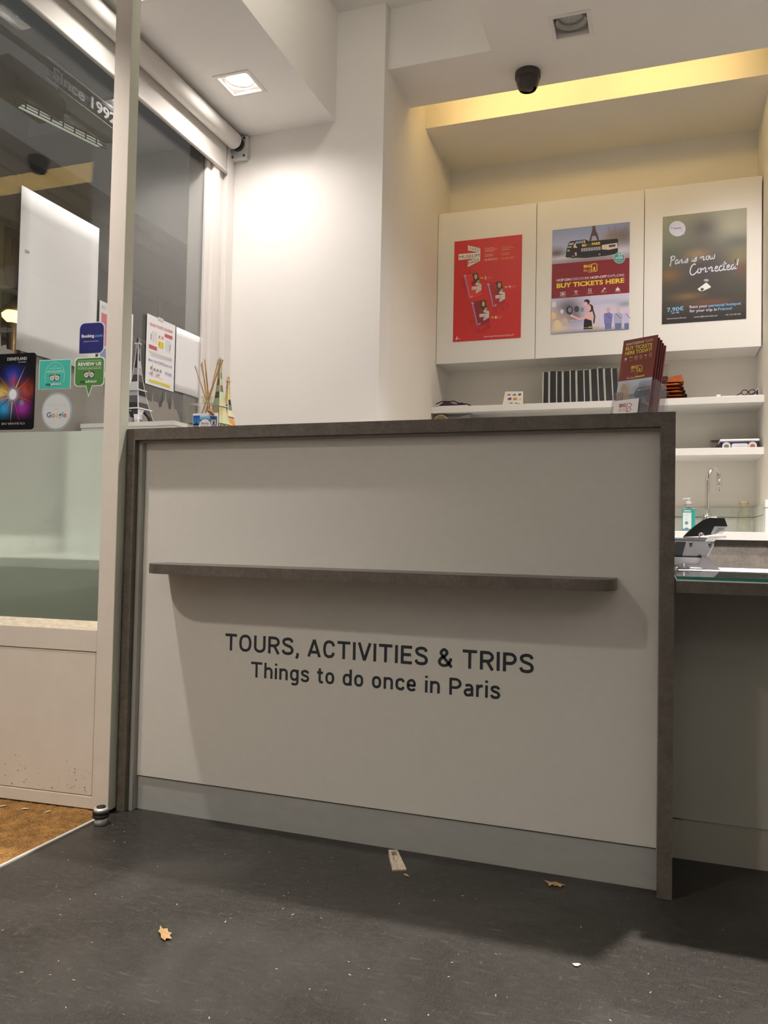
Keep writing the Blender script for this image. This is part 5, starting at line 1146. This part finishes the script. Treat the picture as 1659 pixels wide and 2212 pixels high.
for i, (yy, dx, h) in enumerate(spots):
    lb = 'front maroon tour leaflet with yellow lettering in the clear rack' if i == 0 else 'rearmost maroon tour leaflet in the clear rack' if i == len(spots) - 1 else 'maroon tour leaflet, %s from the front in the clear rack' % ('second', 'third', 'fourth', 'fifth', 'sixth', 'seventh')[i - 1]
    t = thing('tour_leaflet', lb, 'leaflet', (1.412, .135, CZ), PHI, 'tour leaflets in the clear rack')
    tk = .0035 + .0012 * (i % 2)
    mb = MB(); mb.box(-.0485 + dx, .0435 + dx, yy, yy + tk, .004, h, M=Mt); build(mb, 'pages', m_leaflet if i in (0, 7) else m_pages if i % 2 else m_leaflet, t, True)
    if i == 0:
        a = Art(Mt @ Vector((-.0485, yy, .004)), X, Mt.to_3x3() @ Z, .092, h - .004); a.design([(370, 400), (1118, 255), (945, 1975), (185, 2020)])
        wt, yl = pc(212, 190, 178), pc(226, 196, 80)
        # street picture on the lower half
        a.grid(blobs(lambda u, v: pc(196, 200, 210) if v > .55 else pc(120, 110, 108), [(.25, .70, .16, .25, pc(170, 148, 130), .95), (.70, .66, .25, .16, pc(110, 118, 128), .8), (.5, .45, .35, .06, pc(150, 156, 175), .8), (.2, .15, .3, .15, pc(150, 140, 138), .6), (.8, .22, .2, .14, pc(70, 60, 60), .6)]), 20, 20, 0, .092, 0, .090)
        a.poly([(320, 1500), (325, 1440), (345, 1370), (395, 1335), (440, 1370), (460, 1430), (465, 1490)], pc(178, 150, 125)); a.poly([(240, 1690), (255, 1510), (510, 1490), (500, 1670)], pc(180, 156, 135))
        for k in range(5): a.line([(275 + k * 48, 1660), (280 + k * 48, 1550)], 12, pc(140, 116, 98))
        a.poly([(620, 1560), (690, 1440), (990, 1400), (975, 1600), (640, 1660)], pc(96, 104, 118)); a.poly([(700, 1470), (770, 1455), (770, 1490), (695, 1500)], pc(205, 190, 120)); a.poly([(790, 1450), (980, 1420), (975, 1460), (790, 1490)], pc(190, 140, 120)); a.line([(215, 1720), (740, 1680)], 26, pc(140, 145, 168)); a.line([(390, 1840), (690, 1760)], 30, pc(72, 66, 64))
        for k in range(6): a.line([(790 + k * 26, 1760 + k * 12), (850 + k * 24, 1660 + k * 30)], 10, pc(200, 188, 184))
        a.text('SIGHTSEEING', (425, 512), (818, 435), .0062, wt, .025); a.text('TOURS', (840, 432), (1015, 392), .0062, wt, 0)
        a.text('BUY TICKETS', (415, 615), (1000, 515), .0092, yl, .03); a.text('HERE TODAY!', (402, 718), (998, 612), .0092, yl, .03)
        for (x, y) in ((424, 795), (537, 775), (650, 758), (760, 742), (862, 718), (968, 700)): a.line([(x - 34, y + 60), (x + 30, y + 52)], 8, pc(196, 150, 80))
        a.poly([(398, 785), (424, 765), (452, 780), (446, 822), (400, 826)], wt); a.line([(537 + 28 * math.cos(q), 775 - 26 * math.sin(q)) for q in [math.radians(-20 + 220 * k / 12) for k in range(13)]], 10, wt); a.line([(622, 738), (682, 728), (682, 780), (622, 790), (622, 738)], 9, wt); a.line([(632, 765), (672, 758)], 8, wt)
        a.line([(760 + 26 * math.cos(q), 742 - 28 * math.sin(q)) for q in [2 * PI * k / 16 for k in range(17)]], 8, wt); a.poly([(835, 705), (893, 694), (864, 746)], wt); a.line([(948, 672), (990, 664), (990, 724), (948, 730), (948, 672)], 9, wt)
        bus_mark(a, 545, 965, 1.08, yl, pc(205, 160, 95), .0075); a.line([(622, 1132), (692, 1120)], 8, pc(205, 160, 95)); a.text('First stop,', (452, 1240), (612, 1216), .0045, wt, .02, shear=.2); a.text('Adventure!', (622, 1215), (842, 1182), .0055, yl, .04, shear=.2)
        a.done('lettering', t, True)
t = thing('business_card', 'white card with maroon lettering at the front of the leaflet rack', 'card', (1.412, .135, CZ), PHI)
mb = MB(); mb.box(-.049, .018, -.0278, -.0270, .003, .040, M=Mt); build(mb, 'card', m_paper, t, True)
a = Art(Mt @ Vector((-.049, -.0278, .003)), X, Mt.to_3x3() @ Z, .067, .037); cx_ = pc(160, 70, 70)
a.text('BIG', (.016, .018), (.034, .018), .0085, cx_, .03); a.text('BUS', (.016, .007), (.034, .007), .0085, pc(200, 150, 145)); a.line([(.037, .004), (.046, .004), (.050, .009), (.046, .015), (.050, .021), (.046, .026), (.037, .026), (.037, .004)], .0016, cx_); a.line([(.043, .019), (.040, .006)], .0012, cx_); a.done('lettering', t, True)

# ------------------------------------------------------------------ dome camera under the ceiling
t = thing('dome_camera', 'dark brown dome security camera on the ceiling', 'security camera', (.866, 1.74, 3.0))
mb = MB(); mb.lathe([(.059, 0), (.060, -.004), (.060, -.026), (.057, -.032), (.0, -.032)], (.866, 1.74, 3.0), 40); build(mb, 'base_ring', m_cctv, t)
mb = MB(); mb.lathe([(.0555, -.032), (.054, -.045), (.046, -.070), (.040, -.080)] , (.866, 1.74, 3.0), 40, cap=False); build(mb, 'collar', m_cctv, t)
Mc = Matrix.Translation((.862, 1.725, 2.952)) @ Matrix.Rotation(math.radians(20), 4, 'X') @ Matrix.Rotation(math.radians(10), 4, 'Y')
mb = MB(); mb.lathe([(.001, .036), (.020, .035), (.034, .027), (.042, .012), (.0435, -.004), (.041, -.020), (.036, -.034), (.030, -.040), (.026, -.0415), (0, -.0415)][::-1], n=36, M=Mc); ey = build(mb, 'eyeball', m_cctv, t)
mb = MB(); mb.lathe([(0, -.0425), (.018, -.0425), (.020, -.0412)], n=24, M=Mc, cap=False); build(mb, 'lens', m_black, ey)

# ------------------------------------------------------------------ on the floor
t = thing('door_stop', 'short metal door stop with black rubber ring on the floor', 'door stop', (.035, -.103, 0))
c = (.035, -.103, 0)
mb = MB(); mb.lathe([(0, .0005), (.0165, .0005), (.0165, .020), (0, .020)], c, 28); build(mb, 'post', m_alu, t)
mb = MB(); mb.lathe([(.0, .020), (.021, .020), (.022, .022), (.022, .028), (.0205, .0285), (.0205, .0305), (.022, .031), (.022, .036), (.021, .038), (0, .038)], c, 28); build(mb, 'rubber_ring', m_rubber, t)
mb = MB(); mb.lathe([(0, .038), (.020, .038), (.019, .043), (.015, .046), (0, .046)], c, 28); build(mb, 'collar', m_alu, t)
mb = MB(); mb.lathe([(0, .046), (.0125, .046), (.012, .049), (0, .0495)], c, 24); build(mb, 'cap', m_rubber, t)
# chipped wedge
t = thing('door_wedge', 'worn wooden door wedge with square slot lying by the counter plinth', 'wedge', (.866, -.042, 0), math.radians(29))
m_wedge = mat('worn_wood', (.46, .38, .29), .8, noise=.3, scale=60, stretch=(3, 1, 1))
mb = MB(); P = lambda y: .0112 + (.045 - y) * .067; hz_ = lambda y: .0035 + (y + .045) * .13
def wq(xa, xb, ya, yb):
    return [(xa * P(ya) / .0195, ya, 0), (xb * P(ya) / .0195, ya, 0), (xb * P(yb) / .0195, yb, 0), (xa * P(yb) / .0195, yb, 0), (xa * P(ya) / .0195, ya, hz_(ya)), (xb * P(ya) / .0195, ya, hz_(ya)), (xb * P(yb) / .0195, yb, hz_(yb)), (xa * P(yb) / .0195, yb, hz_(yb))]
bf = [(0, 3, 2, 1), (4, 5, 6, 7), (0, 1, 5, 4), (1, 2, 6, 5), (2, 3, 7, 6), (3, 0, 4, 7)]
for q in ((-.0195, .0195, -.045, .018), (-.0195, -.010, .018, .036), (.010, .0195, .018, .036), (-.0195, .0195, .036, .045)): mb.add(wq(*q), bf)
build(mb, 'wood', m_wedge, t, True)
mb = MB()
for (x, y, w_, h_) in ((-.006, .009, .004, .003), (-.007, -.001, .002, .004), (-.003, -.010, .003, .002)): mb.box(x, x + w_, y, y + h_, hz_(y) - .001, hz_(y) + .0006)
build(mb, 'chip_mark', mat('dark_wood', (.06, .04, .03), .9), t, True)
def leaf(name, label, loc, size, rz, pts, m=m_leaf):
    mb = MB(); n = len(pts); cz = .0045
    vs = [(p[0] * size, p[1] * size * .75, .0015 + .006 * abs(math.sin(3 * p[0] + 2 * p[1])) * size / .06) for p in pts] + [(0, 0, cz)]
    mb.add(vs, [(i, (i + 1) % n, n) for i in range(n)]); o = build(mb, name, m); mo = o.modifiers.new('thick', 'SOLIDIFY'); mo.thickness = .0006
    o.location = loc; o.rotation_euler = (0, 0, rz); return tag(o, label, 'leaf')
leaf('dry_leaf', 'tan dry oak leaf on the open floor before the counter', (.545, -.543, .0), .030, -.35, [(-1, .55), (-.5, .35), (-.35, .75), (.1, .35), (.45, .45), (.55, .1), (1.0, -.1), (.75, -.45), (.95, -.75), (.3, -.55), (-.05, -.25), (-.4, -.2), (-.55, .1)])
leaf('dry_leaf', 'curled brown leaf on the floor near the right end of the plinth', (1.247, -.022, .0), .024, .1, [(-1, .7), (-.4, .55), (.1, .6), (.5, .3), (1.1, .1), (.7, -.2), (.6, -.65), (.3, -.25), (.0, -.55), (-.15, -.15), (-.5, -.7), (-.6, -.05)])
leaf('leaf_scrap', 'small yellow leaf scrap on the floor below the door wedge', (.912, -.103, .0), .009, -.3, [(-1, .3), (.0, .35), (1, -.1), (.4, -.4), (-.6, -.2)], mat('yellow_leaf', (.36, .27, .09), .7))
leaf('paper_scrap', 'small white paper scrap on the floor before the shadow edge', (1.330, -.357, .0), .009, .4, [(-.8, .6), (.6, .8), (.9, .1), (.3, -.2), (.2, -.8), (-.6, -.5)], m_paper)['category'] = 'scrap'
leaf('leaf_scrap', 'pale leaf fragment on the floor, lowest near the picture centre', (.905, -.72, .0), .009, .3, [(-1, -.2), (-.2, .4), (1, .3), (.5, -.5), (-.5, -.5)], mat('pale_leaf', (.52, .40, .24), .7))
for k, (p, a_) in enumerate((((.035, -.135, .0), 0), ((-.30, -.112, .006), .9), ((-.225, -.105, .006), .5), ((-.15, -.100, .006), 1.2))):
    if k == 0: continue
    leaf('leaf_scrap', ('', 'crumpled clear wrapper on the mat at the left', 'curled dry leaf piece on the mat below the door panel', 'upright dry leaf piece on the mat nearest the door stop')[k], p, .012, a_, [(-1, -.3), (-.3, .5), (1, .4), (.6, -.4)], m_straw)
# fine litter trodden over the floor
mb = MB(); rs = random.Random(9)
for k in range(240):
    x, y = rs.uniform(-.0, 2.0), rs.uniform(-1.45, -.06)
    if x < .03: continue
    a_ = rs.random() * 6.3; l_ = rs.uniform(.0015, .006); w_ = rs.uniform(.0004, .0012); e = Vector((math.cos(a_), math.sin(a_), 0)); p = Vector((x, y, .0003)); s_ = e.cross(Z) * w_
    mb.add([p - s_, p + s_, p + e * l_ + s_ + Z * .0008, p + e * l_ - s_ + Z * .0008], [(0, 1, 2, 3)])
o = build(mb, 'floor_litter', m_straw); o['kind'] = 'stuff'; tag(o, 'fine pale straw crumbs scattered over the dark floor', 'litter')

# ------------------------------------------------------------------ the street outside
mb = MB(); mb.box(-12, -.70, -12, 14, -.25, -.12); struct(mb, 'street', mat('asphalt', (.05, .05, .05), .7, noise=.2, scale=8))
bd = sroot('street_facade', (-5.6, 3, 0))
mfa = mat('facade_render', (.30, .29, .28), .85, noise=.1, scale=2)
mb = MB(); mb.box(-6.2, -5.6, -10, 14, -.12, 5.27); build(mb, 'wall', mfa, bd)
for z0, z1, d in ((5.10, 5.27, .10), (4.90, 5.05, .05), (4.30, 4.42, .12), (3.5, 3.56, .06), (2.95, 3.05, .14)):
    mb = MB(); mb.box(-5.6, -5.6 + d, -10, 14, z0, z1); build(mb, 'ledge', mfa, bd)
for k in range(5):
    y0 = 1.2 + k * 1.9
    mb = MB(); mb.box(-5.6, -5.57, y0, y0 + 1.0, 3.1, 4.25); f = build(mb, 'window', mat('shutter_dark', (.06, .055, .05), .5), bd)
    mb = MB(); mb.box(-5.575, -5.565, y0 + .08, y0 + .92, 3.2, 4.15); build(mb, 'pane', mat('pane_dark', (.02, .02, .022), .1), f)
# terrace heater under an awning
ht = thing('terrace_heater', 'patio heater with lit panel and wire guard seen high through the window', 'heater', (-1.6, 1.5, 2.95))
mhs = mat('heater_housing', (.20, .19, .15), .6)
mb = MB(); mb.prism([(-1.72, 3.00), (-1.56, 2.99), (-1.54, 3.08), (-1.62, 3.18), (-1.72, 3.18)], 1.10, 1.42, 'y'); build(mb, 'housing', mhs, ht)
mb = MB()
for k in range(26):
    y0 = 1.42 + k * .018; z0 = 2.985 + .14 * (y0 - 1.18); mb.box(-1.60 - .006 * (k % 2), -1.588, y0, y0 + .0175, z0 + .03, 3.20 + .1 * (y0 - 1.42))
build(mb, 'ribbed_panel', mat('ribbed_panel', (.62, .66, .54), .5), ht)
mb = MB(); mb.prism([(1.17, 2.940), (1.76, 3.022), (1.785, 3.036), (1.75, 3.052), (1.20, 2.972)], -1.62, -1.60, 'x'); build(mb, 'lit_panel', mat('lit_panel', (.8, .8, .7), .5, emit=((.95, 1.0, .82), .45)), ht)
mb = MB()
for k in range(7): mb.tube([(-1.597, 1.20 + k * .088, 2.985 + k * .0125), (-1.585, 1.185 + k * .088, 2.935 + k * .0125)], .004, 6)
for d in (0, .016, .032): mb.tube([(-1.588, 1.12, 2.930 + d), (-1.588, 1.80, 3.025 + d)], .0028, 6)
build(mb, 'wire_guard', m_black, ht)
mb = MB(); mb.tube([(-1.60, .6, 3.24), (-1.60, 1.80, 3.28), (-1.60, 1.86, 3.25), (-1.60, 1.86, 3.10), (-1.60, 1.80, 3.08), (-1.60, 1.3, 3.07)], .018, 8); build(mb, 'frame_tube', mat('heater_frame', (.32, .31, .25), .5), ht)
# street lamp
sl = thing('street_lamp', 'glowing amber street lamp across the road', 'street lamp', (-4.0, 3.56, -.12))
mb = MB(); mb.lathe([(0, -.055), (.05, -.045), (.085, -.01), (.09, .02), (.06, .045), (0, .05)], (-4.0, 3.56, 2.70), 20); build(mb, 'globe', mat('amber_globe', (1, .7, .3), .4, emit=((1.0, .55, .12), 9)), sl)
mb = MB(); mb.tube([(-4.0, 3.56, -.12), (-4.0, 3.56, 2.64)], .045, 12); build(mb, 'post', m_dark, sl)
mb = MB(); mb.lathe([(.0, .05), (.10, .045), (.03, .13), (0, .16)], (-4.0, 3.56, 2.70), 16); build(mb, 'cap', m_dark, sl)
li = bpy.data.lights.new('street_light', 'POINT'); li.energy = 14; li.color = (1, .62, .25); li.shadow_soft_size = .1
lo = bpy.data.objects.new('street_light', li); COL.objects.link(lo); lo.location = (-3.6, 3.56, 2.5)
